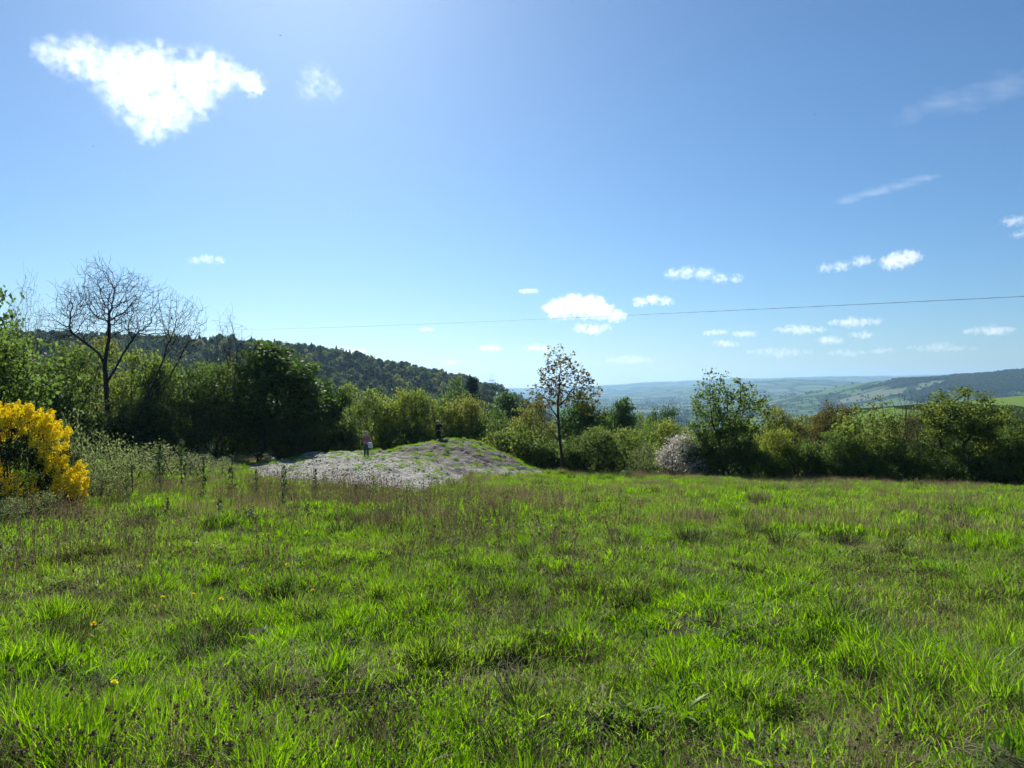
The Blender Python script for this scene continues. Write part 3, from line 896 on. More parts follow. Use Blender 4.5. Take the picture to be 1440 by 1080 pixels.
        kind('bare_%d' % i, pos, par, None, 0, 0.0058 if i == 1 else 0.0044, (0.2, 0.17, 0.13, 0.13)[i], rg, sides=4)
    # spreading tree with a forked trunk showing under the leaves
    bl = lumpy(rg, 0, 4.2, 2.3, 2.1, 14, 0.36, 1.7)
    att = crown_points(rg, bl, 850)
    pos, par = grow(rg, att, [[(0.3, 0, -.2), (.15, 0, .7), (-.05, 0, 1.4), (-.05, 0, 2.1), (.1, 0, 2.8)], (2, [(-.5, 0, 1.7), (-1.0, .1, 2.3), (-1.2, .1, 3.0)])], 0.22, 1.9, 0.28, up=0.08, jit=0.18)
    kind('fork_0', pos, par, np.concatenate([twig_leaves(rg, pos, par, None, 0.018, 5, 0.16, 0.9), clumps(rg, pos, par, 150, 50, 0.26, 0.018, 0.9)]), 0.13, 0.01, 0.19, rg, 1.4)
    # airy scrub
    for i in range(2):
        bl = lumpy(rg, 0, 0.75, 1.1, 0.75, 10, 0.4, 0.2)
        att = crown_points(rg, bl, 420); att = att[att[:, 2] > 0.05]
        roots = [[(rg.uniform(-.6, .6), rg.uniform(-.6, .6), -0.1), (rg.uniform(-.7, .7), rg.uniform(-.7, .7), 0.3)] for _ in range(9)]
        pos, par = grow(rg, att, roots, 0.1, 0.9, 0.13, up=0.3, jit=0.1)
        kind('scrub_%d' % i, pos, par, twig_leaves(rg, pos, par, None, 0.02, 9, 0.07, 0.02), 0.05, 0.004, 0.02, rg, 1.6)
    # conifer
    pts = []; pos = [(0, 0, -.2)]; par = [-1]
    for k in range(1, 24):
        pos.append((0, 0, k * 0.36)); par.append(k - 1)
    for k in range(3, 23):
        L = 2.0 * (1 - k / 24.0) ** 0.75 + 0.25
        for b in range(7):
            a = rg.random() * 6.28
            p = np.array([0, 0, k * 0.36]); i0 = k
            for s in range(4):
                q = p + np.array([math.cos(a), math.sin(a), 0.12 - 0.1 * s]) * L / 4
                pos.append(tuple(q)); par.append(i0); i0 = len(pos) - 1; p = q
                pts.append(q + rg.normal(0, 0.14, (14, 3)))
    kind('conifer_0', np.array(pos), np.array(par), np.concatenate(pts), 0.22, 0.009, 0.16, rg, 2.2)
build_kinds()

TREES = []
def tree(kname, px, d, top, width, mat, name, cat, label, group, rz=None, lean=0.0, base=None, wood=None, flat=None):
    """stand a tree in photo column px at depth d, crown reaching photo row top, width in photo pixels"""
    wood_me, leaf_me, H, W = KINDS[kname]
    x, y, z = at(px, d)
    h = (540 - top) / FPX * d + EYE - z
    w = width / FPX * d
    rz = rnd.random() * 6.283 if rz is None else rz
    sw = w / W
    root = thing(name, label, cat, (x, y, z - 0.03), rz, group, (sw, sw, h / H))
    if lean: root.rotation_euler = (0, lean, rz)
    wd = link('trunk', wood_me, root)
    wd.material_slots[0].link = 'OBJECT'; wd.material_slots[0].material = M[wood or 'bark']
    if leaf_me is not None:
        lf = link('crown', leaf_me, root)
        lf.material_slots[0].link = 'OBJECT'; lf.material_slots[0].material = M[mat]
    TREES.append((x, y, w * 0.5))
    return root

def build_trees():
    HG = 'trees and bushes of the hedgerow'
    def T(kname, px, d, *a, **k):
        if 60 < px < 480 and 44 <= d < 56: d += 7          # the left hedge stands farther back
        return tree(kname, px, d, *a, **k)
    # ---- left edge
    T('bush_1', -28, 27, 462, 230, 'mid', 'hawthorn_bush', 'bush', 'tall pale green bush behind the gorse at the left edge', HG, rz=0.4)
    T('open_0', -40, 30, 372, 150, 'mid', 'leafy_tree', 'tree', 'dark leafy tree cut off by the left edge, taller than the pale bush below it', HG, rz=2.0)
    T('bare_2', 38, 48, 386, 70, None, 'bare_tree', 'tree', 'thin bare tree at the left edge, left of the large bare tree', HG, rz=1.0, wood='twig_grey')
    T('bare_0', 152, 45.5, 366, 180, None, 'bare_tree', 'tree', 'large bare tree with an upright dark trunk and round twiggy crown', HG, rz=0.0, wood='twig_grey')
    T('bare_1', 164, 45.2, 402, 240, None, 'bare_tree', 'tree', 'bare tree leaning right beside the large bare tree', HG, rz=0.0, wood='twig_grey')
    T('bare_2', 327, 50, 442, 92, None, 'bare_tree', 'tree', 'bare tree rising just left of the dark leafy tree', HG, rz=3.4, wood='twig')
    T('bush_0', 78, 47, 482, 150, 'mid', 'hedge_tree', 'tree', 'rounded green tree between the pale bush and the large bare tree', HG)
    T('bush_2', 122, 54, 476, 130, 'olive', 'hedge_tree', 'tree', 'olive green tree behind the trunk of the large bare tree', HG)
    T('bush_3', 207, 50, 494, 120, 'hawthorn', 'hedge_tree', 'tree', 'green tree right of the large bare trunk, under the leaning stem', HG)
    T('bush_1', 268, 49, 505, 130, 'mid', 'hedge_tree', 'tree', 'round green tree between the leaning stem and the dark leafy tree', HG)
    T('bush_0', 318, 53, 508, 90, 'hawthorn', 'hedge_tree', 'tree', 'bright rimmed green tree at the foot of the small bare tree', HG)
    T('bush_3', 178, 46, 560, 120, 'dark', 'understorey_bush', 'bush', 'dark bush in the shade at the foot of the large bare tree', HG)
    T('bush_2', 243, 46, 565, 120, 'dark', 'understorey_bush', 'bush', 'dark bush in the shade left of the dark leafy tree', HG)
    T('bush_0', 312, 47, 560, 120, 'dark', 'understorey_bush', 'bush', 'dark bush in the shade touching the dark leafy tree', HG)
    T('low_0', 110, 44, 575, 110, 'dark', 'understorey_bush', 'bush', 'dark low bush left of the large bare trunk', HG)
    T('dense_0', 392, 50, 484, 150, 'sycamore', 'sycamore_tree', 'tree', 'dark broad leafy tree, the darkest and densest left of the mound', HG, rz=0.8)
    T('dense_1', 455, 53, 536, 74, 'sycamore', 'sycamore_tree', 'tree', 'smaller dark leafy tree growing out right of the dark broad tree', HG)
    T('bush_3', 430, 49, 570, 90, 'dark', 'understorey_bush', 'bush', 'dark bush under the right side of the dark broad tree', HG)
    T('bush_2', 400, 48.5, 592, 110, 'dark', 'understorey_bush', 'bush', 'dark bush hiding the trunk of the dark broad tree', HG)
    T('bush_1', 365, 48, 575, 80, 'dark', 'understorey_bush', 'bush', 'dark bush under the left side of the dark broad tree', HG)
    # ---- behind the mound
    T('bush_2', 507, 62, 541, 100, 'hawthorn', 'hawthorn_bush', 'bush', 'yellow green bush behind the person in the pink top', HG)
    T('bush_0', 556, 64, 546, 90, 'lime', 'hawthorn_bush', 'bush', 'lime green bush between the two people, behind the mound', HG)
    T('bush_3', 607, 63, 548, 100, 'hawthorn', 'hawthorn_bush', 'bush', 'green bush right behind the person in dark clothes', HG)
    T('bush_1', 652, 64, 556, 84, 'olive', 'hawthorn_bush', 'bush', 'pale olive bush right of the person in dark clothes', HG)
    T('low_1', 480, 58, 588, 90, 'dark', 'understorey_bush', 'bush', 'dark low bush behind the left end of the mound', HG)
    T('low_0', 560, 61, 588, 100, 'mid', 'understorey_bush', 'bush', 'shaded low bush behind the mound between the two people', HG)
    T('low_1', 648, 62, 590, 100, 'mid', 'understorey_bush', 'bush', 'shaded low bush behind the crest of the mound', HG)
    T('open_1', 690, 66, 572, 70, 'mid', 'hedge_tree', 'tree', 'small upright green tree behind the right end of the mound', HG)
    T('low_0', 735, 59, 596, 120, 'hawthorn', 'hedge_bush', 'bush', 'wide low green bush right of the mound', HG)
    T('low_1', 770, 57.5, 622, 60, 'mid', 'hedge_bush', 'bush', 'small bush between the right end of the mound and the slender tree', HG)
    T('bush_2', 752, 63, 562, 84, 'olive', 'hedge_tree', 'tree', 'olive brown bush just left of the slender tree', HG)
    # ---- farther trees seen over the hedge
    T('conifer_0', 664, 130, 531, 40, 'conifer', 'dark_conifer', 'tree', 'dark conical tree standing at the foot of the wooded hill', 'trees below the wooded hill')
    T('bare_3', 686, 150, 528, 40, None, 'bare_tree', 'tree', 'pale bare topped tree behind the dark conical tree', 'trees below the wooded hill', wood='twig')
    T('dense_1', 640, 160, 534, 60, 'mid', 'round_tree', 'tree', 'round green tree left of the dark conical tree', 'trees below the wooded hill')
    T('dense_0', 718, 125, 553, 84, 'sycamore', 'round_tree', 'tree', 'wide dark round tree between the wooded hill and the slender tree', 'trees below the wooded hill')
    T('dense_1', 822, 85, 555, 84, 'sycamore', 'round_tree', 'tree', 'dark round tree right behind the slender tree', 'trees below the field')
    T('dense_0', 871, 92, 562, 62, 'sycamore', 'round_tree', 'tree', 'dark green tree with a pointed top, second right of the slender tree', 'trees below the field')
    T('bush_2', 905, 100, 583, 60, 'hawthorn', 'round_tree', 'tree', 'bright green tree far below the field, right of the two dark trees', 'trees below the field')
    T('bush_0', 912, 76, 598, 52, 'mid', 'round_tree', 'tree', 'small round green tree left of the white blossom bush', 'trees below the field')
    T('bare_3', 955, 120, 562, 60, None, 'bare_tree', 'tree', 'grey bare tree left of the tall open shrub, seen against the valley', 'trees below the field', wood='twig_grey')
    T('bush_3', 930, 150, 573, 80, 'sycamore', 'round_tree', 'tree', 'dark tree behind the grey bare tree', 'trees below the field')
    # ---- centre to right hedge
    T('slender_0', 790, 55, 486, 104, 'russet', 'slender_tree', 'tree', 'tall slender tree with sparse brown leaves against the sky', HG, rz=0.0, wood='twig_grey')
    T('low_1', 845, 57, 602, 110, 'dark', 'hedge_bush', 'bush', 'dark dense bush right of the slender tree trunk', HG)
    T('bush_1', 868, 63, 600, 90, 'hawthorn', 'hedge_bush', 'bush', 'yellow green bush behind the dark dense bush', HG)
    T('low_0', 800, 58, 612, 70, 'mid', 'hedge_bush', 'bush', 'green bush at the foot of the slender tree', HG)
    T('scrub_0', 905, 57, 622, 66, 'scrub', 'hedge_bush', 'bush', 'pale twiggy bush left of the white blossom bush', HG)
    T('bush_0', 946, 66, 590, 84, 'lime', 'hedge_bush', 'bush', 'lime green bush behind the white blossom bush', HG)
    T('low_1', 955, 55.5, 611, 92, 'blossom', 'blossom_bush', 'bush', 'bush covered in white blossom left of the tall open shrub', HG)
    T('low_0', 993, 58, 606, 60, 'blossom', 'blossom_bush', 'bush', 'smaller white blossoming bush touching the tall open shrub', HG)
    T('open_0', 1022, 54.5, 525, 118, 'mid', 'open_shrub', 'tree', 'tall open leafy shrub reaching above the horizon right of the white blossom', HG, rz=0.3)
    T('bush_2', 1010, 54, 600, 90, 'mid', 'hedge_bush', 'bush', 'dark green bush at the left foot of the tall open shrub', HG)
    T('bush_3', 1108, 64, 572, 90, 'olive', 'hedge_tree', 'tree', 'olive brown tree right of the tall open shrub', HG)
    T('bush_1', 1090, 55, 602, 72, 'lime', 'hedge_bush', 'bush', 'light lime bush in front of the olive brown tree', HG)
    T('bush_0', 1168, 60, 566, 76, 'russet', 'hedge_tree', 'tree', 'orange brown tree, the reddest in the right hedge', HG)
    T('low_1', 1130, 54, 618, 80, 'mid', 'hedge_bush', 'bush', 'shaded bush between the lime bush and the orange brown tree', HG)
    T('bare_3', 1137, 58, 592, 60, None, 'bare_bush', 'bush', 'thin bare bush left of the orange brown tree', HG, wood='twig')
    T('open_1', 1226, 55, 562, 92, 'hawthorn', 'hedge_tree', 'tree', 'green tree with a pointed top right of the orange brown tree', HG)
    T('bush_3', 1188, 54, 606, 80, 'mid', 'hedge_bush', 'bush', 'green bush below the orange brown tree', HG)
    T('bush_2', 1262, 60, 585, 90, 'olive', 'hedge_tree', 'tree', 'olive tree left of the brown twiggy tree', HG)
    T('bare_3', 1290, 54.5, 550, 100, None, 'bare_tree', 'tree', 'brown twiggy bare tree left of the forked tree', HG, rz=1.1, wood='twig')
    T('bare_2', 1312, 57, 558, 70, None, 'bare_tree', 'tree', 'narrow bare tree touching the forked tree', HG, rz=2.2, wood='twig')
    T('fork_0', 1354, 52.5, 546, 116, 'hawthorn', 'forked_tree', 'tree', 'spreading green tree with a dark forked trunk near the right edge', HG, rz=0.0)
    T('bush_1', 1318, 55, 612, 90, 'mid', 'hedge_bush', 'bush', 'dark green bush left of the forked trunk', HG)
    T('bush_0', 1265, 53, 618, 90, 'mid', 'hedge_bush', 'bush', 'dark green bush under the brown twiggy tree', HG)
    T('bush_2', 1412, 53, 578, 100, 'lime', 'hedge_tree', 'tree', 'yellow green tree right of the forked tree', HG)
    T('bush_3', 1440, 48, 600, 90, 'mid', 'hedge_bush', 'bush', 'green bush cut off by the right edge', HG)
    T('low_0', 1395, 50, 628, 100, 'mid', 'hedge_bush', 'bush', 'dark low bush in front of the yellow green tree', HG)
    T('low_1', 1350, 51, 628, 90, 'mid', 'hedge_bush', 'bush', 'dark low bush at the foot of the forked trunk', HG)
    T('low_0', 1225, 53, 630, 90, 'mid', 'hedge_bush', 'bush', 'dark low bush at the foot of the green pointed tree', HG)
    T('low_1', 1160, 53.5, 628, 80, 'mid', 'hedge_bush', 'bush', 'dark low bush at the foot of the orange brown tree', HG)
    T('low_0', 1065, 54, 618, 80, 'mid', 'hedge_bush', 'bush', 'dark low bush at the right foot of the tall open shrub', HG)
    T('bush_1', 1480, 50, 585, 110, 'hawthorn', 'hedge_tree', 'tree', 'leafy tree just beyond the right edge', HG)
    for px, d, top, w, km, lb in [(1060, 66, 588, 90, 'hawthorn', 'green bush seen over the dark low bush right of the tall open shrub'), (1140, 70, 584, 90, 'olive', 'olive bush filling the gap behind the thin bare bush'),
                                  (1200, 66, 580, 90, 'hawthorn', 'yellowish bush behind the gap right of the orange brown tree'), (1300, 66, 576, 100, 'olive', 'olive bush showing through the brown twiggy tree'),
                                  (1378, 64, 582, 90, 'hawthorn', 'green bush showing through the forked tree'), (1425, 60, 592, 90, 'olive', 'olive bush behind the yellow green tree by the right edge'), (1340, 60, 596, 90, 'mid', 'shaded bush behind the forked trunk')]:
        T('bush_%d' % rnd.integers(0, 4), px, d, top, w, km, 'hedge_bush', 'bush', lb, HG)
    # ---- scrub right of the gorse
    SG = 'pale scrub beside the gorse'
    for px, d, top, w, lb in [(92, 21, 575, 110, 'pale scrub rising directly behind the gorse'), (150, 24, 604, 120, 'pale scrub just right of the gorse'),
                              (198, 30, 622, 110, 'pale scrub second right of the gorse'), (146, 20.5, 640, 80, 'low pale scrub touching the right side of the gorse'),
                              (245, 33, 634, 90, 'low pale scrub midway between gorse and gravel'), (48, 15.0, 690, 70, 'pale leafy scrub in front of the gorse'),
                              (4, 14.2, 698, 70, 'grey green scrub in front of the gorse at the left edge'), (300, 35, 640, 80, 'low pale scrub at the left end of the gravel')]:
        T('scrub_%d' % rnd.integers(0, 2), px, d, top, w, 'scrub', 'scrub_bush', 'scrub', lb, SG)
build_trees()

# ------------------------------------------------------------------ woodland on the hill, hedgerow trees far off
def build_far_woods():
    rg = np.random.default_rng(31)
    def blob_tree(mat, n, rx, h, size, cone=False):
        z0 = h * (0.12 if cone else 0.3)
        if cone:
            z = z0 + (h - z0) * rg.random(n) ** 1.4; rr_ = rx * (1 - (z - z0) / (h - z0)) ** 0.8 * np.sqrt(rg.uniform(0.25, 1, n)); a = rg.random(n) * 6.28
            P = np.stack([rr_ * np.cos(a), rr_ * np.sin(a), z], -1)
        else:
            P = crown_points(rg, lumpy(rg, 0, h * 0.6, rx, h * 0.42, 9, 0.42, 0.5), n, 0.35)
        V, Q, t = leaf_cards(rg, P, size, aspect=1.15)
        r, _ = radii(np.array([-1, 0, 1]), 0.05)
        Vt, Qt = tubes(np.array([[0, 0, -0.5], [0, 0, h * 0.3], [0, 0, h * 0.7]]), np.array([-1, 0, 1]), np.array([.25, .2, .08]))
        V2 = np.concatenate([V, Vt]); Q2 = np.concatenate([Q, Qt + len(V)])
        return mesh_np('far_tree', V2, Q2, tint=np.concatenate([t, np.full(len(Vt), .2)]), mats=[mat, M['bark']], midx=[0] * len(Q) + [1] * len(Qt))
    pr = [blob_tree(M['conifer'], 900, 2.2, 8.5, 0.6, True), blob_tree(M['wood_leaf'], 900, 3.0, 7.0, 0.65), blob_tree(M['wood_dark'], 900, 3.4, 8.4, 0.7),
          blob_tree(M['wood_dark'], 800, 2.6, 7.8, 0.7), blob_tree(M['wood_leaf'], 800, 3.4, 8.0, 0.75), blob_tree(M['olive'], 520, 2.8, 8.0, 0.6)]
    n = 9000
    y = rg.uniform(180, 760, n); x = rg.uniform(-560, 60, n) * (0.25 + 0.75 * y / 700)
    px = 720 + x / y * FPX
    keep = (px > -160) & (px < 735) & ((x < -30) | (y < 520) | (rg.random(n) < 0.5))
    keep &= ~((px > 690) & (y > 300))
    x, y = x[keep], y[keep]; n = len(x)
    d = fbm(x / 90, y / 90, 3, 71); u = rg.random(n)
    idx = np.where(d > 0.55, rg.integers(0, 2, n), rg.integers(2, 5, n))
    idx = np.where((fbm(x / 40, y / 40, 2, 75) > 0.56) & (u < .7), 4, idx); idx = np.where(u < 0.14, 5, idx); idx = np.where((u > 0.6), rg.integers(0, 4, n), idx)
    s = (0.45 + 0.75 * rg.random(n) ** 1.6) * (0.8 + 0.5 * fbm(x / 25, y / 25, 2, 73))
    make_scatter('woodland', np.stack([x, y, terrain(x, y) - 0.3], -1), np.stack([np.zeros(n), np.zeros(n), rg.random(n) * 6.28], -1), np.stack([s, s, s * rg.uniform(.85, 1.2, n)], -1), idx, pr)
    # far hedgerow trees and woods
    n = 26000
    r = 420 + 5200 * rg.random(n) ** 1.1; a = rg.uniform(R(-2), R(44), n)
    x, y = r * np.sin(a), r * np.cos(a)
    g = fbm(x / 160, y / 160, 4, 81)
    line = np.abs(fbm(x / 240, y / 240, 2, 85) - 0.5) < 0.012
    line |= np.abs(fbm(x / 190, y / 210, 2, 87) - 0.5) < 0.012
    ridge = (x > 1450 + 0 * y) & (y > 2300) & (y < 3050) & (fbm(x / 200, y / 200, 2, 88) > 0.36)
    keep = ((line) & (rg.random(n) < 0.8)) | (g > 0.655) | (ridge & (x > 1500))
    keep &= ~((x > 60) & (x < 330) & (y > 100) & (y < 420))
    x, y = x[keep], y[keep]; n = len(x)
    xx, yy = [x], [y]
    # denser wood on the right-hand ridge
    m = 14000
    xr = rg.uniform(1380, 2900, m); yr = rg.uniform(2420, 3120, m)
    k = fbm(xr / 200, yr / 200, 2, 88) > 0.30 + 0.3 * sstep(1750, 1380, xr)
    xx.append(xr[k]); yy.append(yr[k])
    x = np.concatenate(xx); y = np.concatenate(yy); n = len(x)
    s = rg.uniform(0.8, 1.5, n)
    make_scatter('valley_trees', np.stack([x, y, terrain(x, y) - 0.4], -1), np.stack([np.zeros(n), np.zeros(n), rg.random(n) * 6.28], -1), np.stack([s * 1.25, s * 1.25, s], -1), rg.integers(2, 5, n), pr)
    print('far trees', n)
build_far_woods()

# ------------------------------------------------------------------ gorse
def build_gorse():
    rg = np.random.default_rng(41)
    x, y, z = at(14, 17.0)
    root = thing('gorse_bush', 'gorse bush covered in bright yellow flowers at the left edge', 'gorse', (x, y, z), 0, None, (0.98, 1.0, 1.18))
    lobes = [(0.15, 0.1, 1.05, 1.15, 1.0, 1.1), (0.95, -0.05, 0.62, 0.75, 0.7, 0.6), (-0.95, -0.1, 1.0, 1.0, 0.9, 1.0), (-0.45, -0.75, 0.75, 0.7, 0.5, 0.7), (0.5, -0.5, 0.75, 0.65, 0.55, 0.65), (1.3, -.1, .42, .42, .5, .36)]
    L = np.array(lobes)
    fl, gr, fn = [], [], []
    n = 1700
    k = rg.choice(len(L), n, p=(L[:, 3] ** 2) / (L[:, 3] ** 2).sum())
    v = rg.normal(0, 1, (n, 3)); v /= np.linalg.norm(v, axis=1)[:, None]
    P = L[k, :3] + v * L[k, 3:6] * rg.uniform(0.82, 1.0, n)[:, None]
    q = np.ones(n, bool)
    for li in range(len(L)):
        dd = np.linalg.norm((P - L[li, :3]) / L[li, 3:6], axis=1)
        q &= (dd > 0.8)
    q &= P[:, 2] > 0.1
    P, v = P[q], v[q]
    gapn = fbm(P[:, 0] * 2.2 + 17 + P[:, 1], P[:, 2] * 2.2 + P[:, 1] * 0.7, 2, 19)
    bare = (gapn < 0.43) | ((P[:, 2] < 0.35) & (rg.random(len(P)) < 0.6))
    for p, d_, b in zip(P, v, bare):
        ax = d_ * 0.75 + np.array([0.3, 0, 0.45]) + rg.normal(0, 0.15, 3); ax /= np.linalg.norm(ax)
        Ls = rg.uniform(0.17, 0.3)
        m = 64
        t = rg.random(m) ** 0.8
        rad = 0.068 * (1 - 0.6 * t ** 2) * rg.uniform(0.7, 1.15, m)
        r2 = rg.normal(0, 1, (m, 3)); r2 -= ax * (r2 @ ax)[:, None]; r2 /= np.linalg.norm(r2, axis=1)[:, None]
        pts = p - ax * Ls * 0.4 + ax * (t * Ls)[:, None] + r2 * rad[:, None]
        (gr if b else fl).append(pts)
        if not b: fn.append(r2 + ax * (t ** 3)[:, None])
        gr.append(p - ax * rg.uniform(0.05, 0.35, 22)[:, None] + rg.normal(0, 0.075, (22, 3)))
    fl = np.concatenate(fl); gr = np.concatenate(gr)
    inner = crown_points(rg, [(a, b, c, d * .85, e * .85, f * .85) for a, b, c, d, e, f in lobes], 7000); inner = inner[inner[:, 2] > 0.03]
    V, Q, t = leaf_cards(rg, np.concatenate([gr, inner]), 0.05, aspect=3.5)
    link('foliage', mesh_np('gorse_foliage', V, Q, tint=t, mats=[M['gorse_green']]), root)
    V, Q, t = leaf_cards(rg, fl, 0.040, aspect=1.1, normals=np.concatenate(fn))
    link('flowers', mesh_np('gorse_flowers', V, Q, tint=t, mats=[M['gorse_flower']]), root)
    att = crown_points(rg, lobes, 260); att = att[att[:, 2] > 0.1]
    pos, par = grow(rg, att, [[(rg.uniform(-.5, .5), rg.uniform(-.3, .3), -.1), (rg.uniform(-.6, .6), rg.uniform(-.3, .3), .3)] for _ in range(5)], 0.14, 1.5, 0.2)
    r, _ = radii(par, 0.006, 2.2, 0.05)
    V, Q = tubes(pos, par, r)
    link('stems', mesh_np('gorse_stems', V, Q, mats=[M['bark']]), root)
build_gorse()

# ------------------------------------------------------------------ tall weeds, dandelions
def build_weeds():
    rg = np.random.default_rng(51)
    protos = []
    for k in range(3):
        H = 1.0
        npt = 9
        pos = np.array([[0.03 * math.sin(i * 0.7 + k), 0.03 * math.cos(i * 0.9 + k), -0.05 + i * H / (npt - 1)] for i in range(npt)])
        par = np.arange(-1, npt - 1)
        V, Q = tubes(pos, par, np.linspace(0.011, 0.004, npt))
        stem = mesh_np('weed_stem', V, Q, tint=np.full(len(V), .3), mats=[M['weed']])
        P = []
        for i in range(90):
            h = rg.uniform(0.1, 1.0) ** 0.8
            a = rg.random() * 6.28; rr_ = (0.11 * (1.15 - h) + 0.02) * rg.random() ** 0.5
            P.append((rr_ * math.cos(a), rr_ * math.sin(a), h * H))
        V, Q, t = leaf_cards(rg, np.array(P), 0.10, aspect=2.4)
        protos.append((stem, mesh_np('weed_leaves', V, Q, tint=t, mats=[M['weed']])))
    G = 'tall weeds in the grass before the gravel'
    lst = [(400, 22, 655, 'tallest upright leafy weed standing before the gravel'), (432, 17, 718, 'dark short weed in bright grass below the gravel'), (501, 22.5, 682, 'dark weed at the lower edge of the gravel below the person in pink'),
           (326, 24, 640, 'leafy weed at the left end of the gravel'), (398, 19, 690, 'weed standing just below the tallest weed'), (309, 17, 700, 'thin weed in the grass left of the dark short weed'),
           (226, 26, 622, 'weed with a leafy tip against the dark hedge shade'), (256, 25, 618, 'second weed with a leafy tip against the dark hedge shade'), (443, 23, 660, 'thin weed seen against the middle of the gravel'),
           (286, 22, 655, 'weed between the scrub and the gravel'), (360, 23, 662, 'slight weed right of the left end of the gravel'), (235, 16, 700, 'weed in the grass right of the gorse'),
           (352, 15, 728, 'low weed among dead stalks in the left meadow'), (180, 18, 672, 'weed rising from the scrub right of the gorse')]
    for px, d, top, lb in lst:
        x, y, z = at(px, d)
        h = (540 - top) / FPX * d + EYE - z
        k = rg.integers(0, 3)
        root = thing('weed_plant', lb, 'weed', (x, y, z), rg.random() * 6.28, G, (max(0.8, h * .9), max(0.8, h * .9), max(h, 0.35)))
        link('stem', protos[k][0], root); link('leaves', protos[k][1], root)
    # dandelions
    P = []
    for ring, (nn, e) in enumerate([(13, 0.25), (12, 0.6), (9, 0.95), (5, 1.3)]):
        for i in range(nn):
            a = i * 6.283 / nn + ring * 0.3
            P.append((a, e))
    Vs, Qs = [], []
    for a, e in P:
        d = np.array([math.cos(a) * math.cos(e), math.sin(a) * math.cos(e), math.sin(e)]); s = np.array([-math.sin(a), math.cos(a), 0]) * 0.003
        b0 = d * 0.003; b1 = d * 0.021
        n0 = len(Vs); Vs += [b0 - s, b0 + s, b1 + s * 1.1, b1 - s * 1.1]; Qs.append([n0, n0 + 1, n0 + 2, n0 + 3])
    head = mesh_np('dandelion_head', np.array(Vs), np.array(Qs), tint=rg.random(len(Vs)), mats=[M['dandelion']])
    pos = np.array([[0, 0, -0.12], [0.004, 0, -0.06], [0, 0, 0]])
    V, Q = tubes(pos, np.array([-1, 0, 1]), np.array([.0028, .0025, .0024]))
    dst = mesh_np('dandelion_stem', V, Q, tint=np.full(len(V), .5), mats=[M['stem']])
    fl = [(198, 796, 'dandelion farthest back and left in the row of yellow flowers'), (229, 841, 'yellow dandelion, left one of the loose row of three'), (272, 837, 'yellow dandelion, middle one of the loose row of three'),
          (311, 843, 'yellow dandelion, right one of the loose row of three'), (132, 878, 'yellow dandelion on its own low at the left'), (440, 831, 'yellow dandelion right of the row of three'),
          (404, 794, 'small yellow dandelion far back right of the others'), (160, 961, 'half hidden dandelion, nearest to the camera'), (60, 756, 'tiny yellow dandelion in front of the gorse')]
    for px, py, lb in fl:
        # march along the sight line until the flower would stand 0.22 m above the ground
        u = (px - 720) / FPX; w = (540 - py) / FPX
        ds = np.linspace(2.5, 25, 3000)
        zz = EYE + w * ds - terrain(u * ds, ds)
        k = int(np.argmax(zz < 0.24)); d = ds[k]
        root = thing('dandelion', lb, 'flower', (u * d, d, EYE + w * d), 0, 'dandelions in the left meadow', (1.15, 1.15, 1.15))
        root.rotation_euler = (rg.uniform(0.1, 0.5), rg.uniform(-.3, .3), rg.random() * 6)
        link('flower_head', head, root)
        st = link('stem', dst, root); st.scale = (1, 1, 2.0)
build_weeds()

# ------------------------------------------------------------------ people
def skin_mesh(name, chains, mat, sub=2, root=0):
    """chains: list of lists of (x,y,z,rx,ry); the first point of a later chain may be an int = start from that vertex"""
    vs, es, rs = [], [], []
    for ch in chains:
        prev = None
        for p in ch:
            if isinstance(p, int): prev = p; continue
            vs.append(p[:3]); rs.append((p[3], p[4] if len(p) > 4 else p[3]))
            i = len(vs) - 1
            if prev is not None: es.append((prev, i))
            prev = i
    me = bpy.data.meshes.new(name)
    me.from_pydata(vs, es, [])
    o = bpy.data.objects.new(name, me); COL.objects.link(o)
    md = o.modifiers.new('skin', 'SKIN'); md.use_smooth_shade = True
    for i, r in enumerate(rs):
        sv = me.skin_vertices[0].data[i]; sv.radius = r; sv.use_root = (i == root)
    ss = o.modifiers.new('sub', 'SUBSURF'); ss.levels = sub; ss.render_levels = sub
    dg = bpy.context.evaluated_depsgraph_get(); dg.update()
    res = bpy.data.meshes.new_from_object(o.evaluated_get(dg))
    bpy.data.objects.remove(o); bpy.data.meshes.remove(me)
    res.name = name
    res.materials.clear(); res.materials.append(mat)
    for p in res.polygons: p.use_smooth = True
    return res

def fingers(hand, dirv, side, curl):
    """five short chains from the palm end"""
    out = []
    dirv = Vector(dirv).normalized(); side = Vector(side).normalized()
    nrm = dirv.cross(side).normalized()
    for k, (o, L) in enumerate([(-0.030, .068), (-0.010, .078), (0.010, .074), (0.029, .058)]):
        b = Vector(hand) + dirv * 0.045 + side * o
        m = b + dirv * L * .5 + nrm * curl * L * .2; e = m + dirv * L * .4 + nrm * curl * L * .55
        out.append([(*(Vector(hand) + dirv * .03 + side * o * .8), .010), (*b, .010), (*m, .009), (*e, .007)])
    b = Vector(hand) + side * -0.035
    out.append([(*(Vector(hand) - dirv * .01 + side * -.02), .011), (*b, .011), (*(b + dirv * .03 - side * .018), .010), (*(b + dirv * .058 - side * .02 + nrm * curl * .01), .008)])
    return out

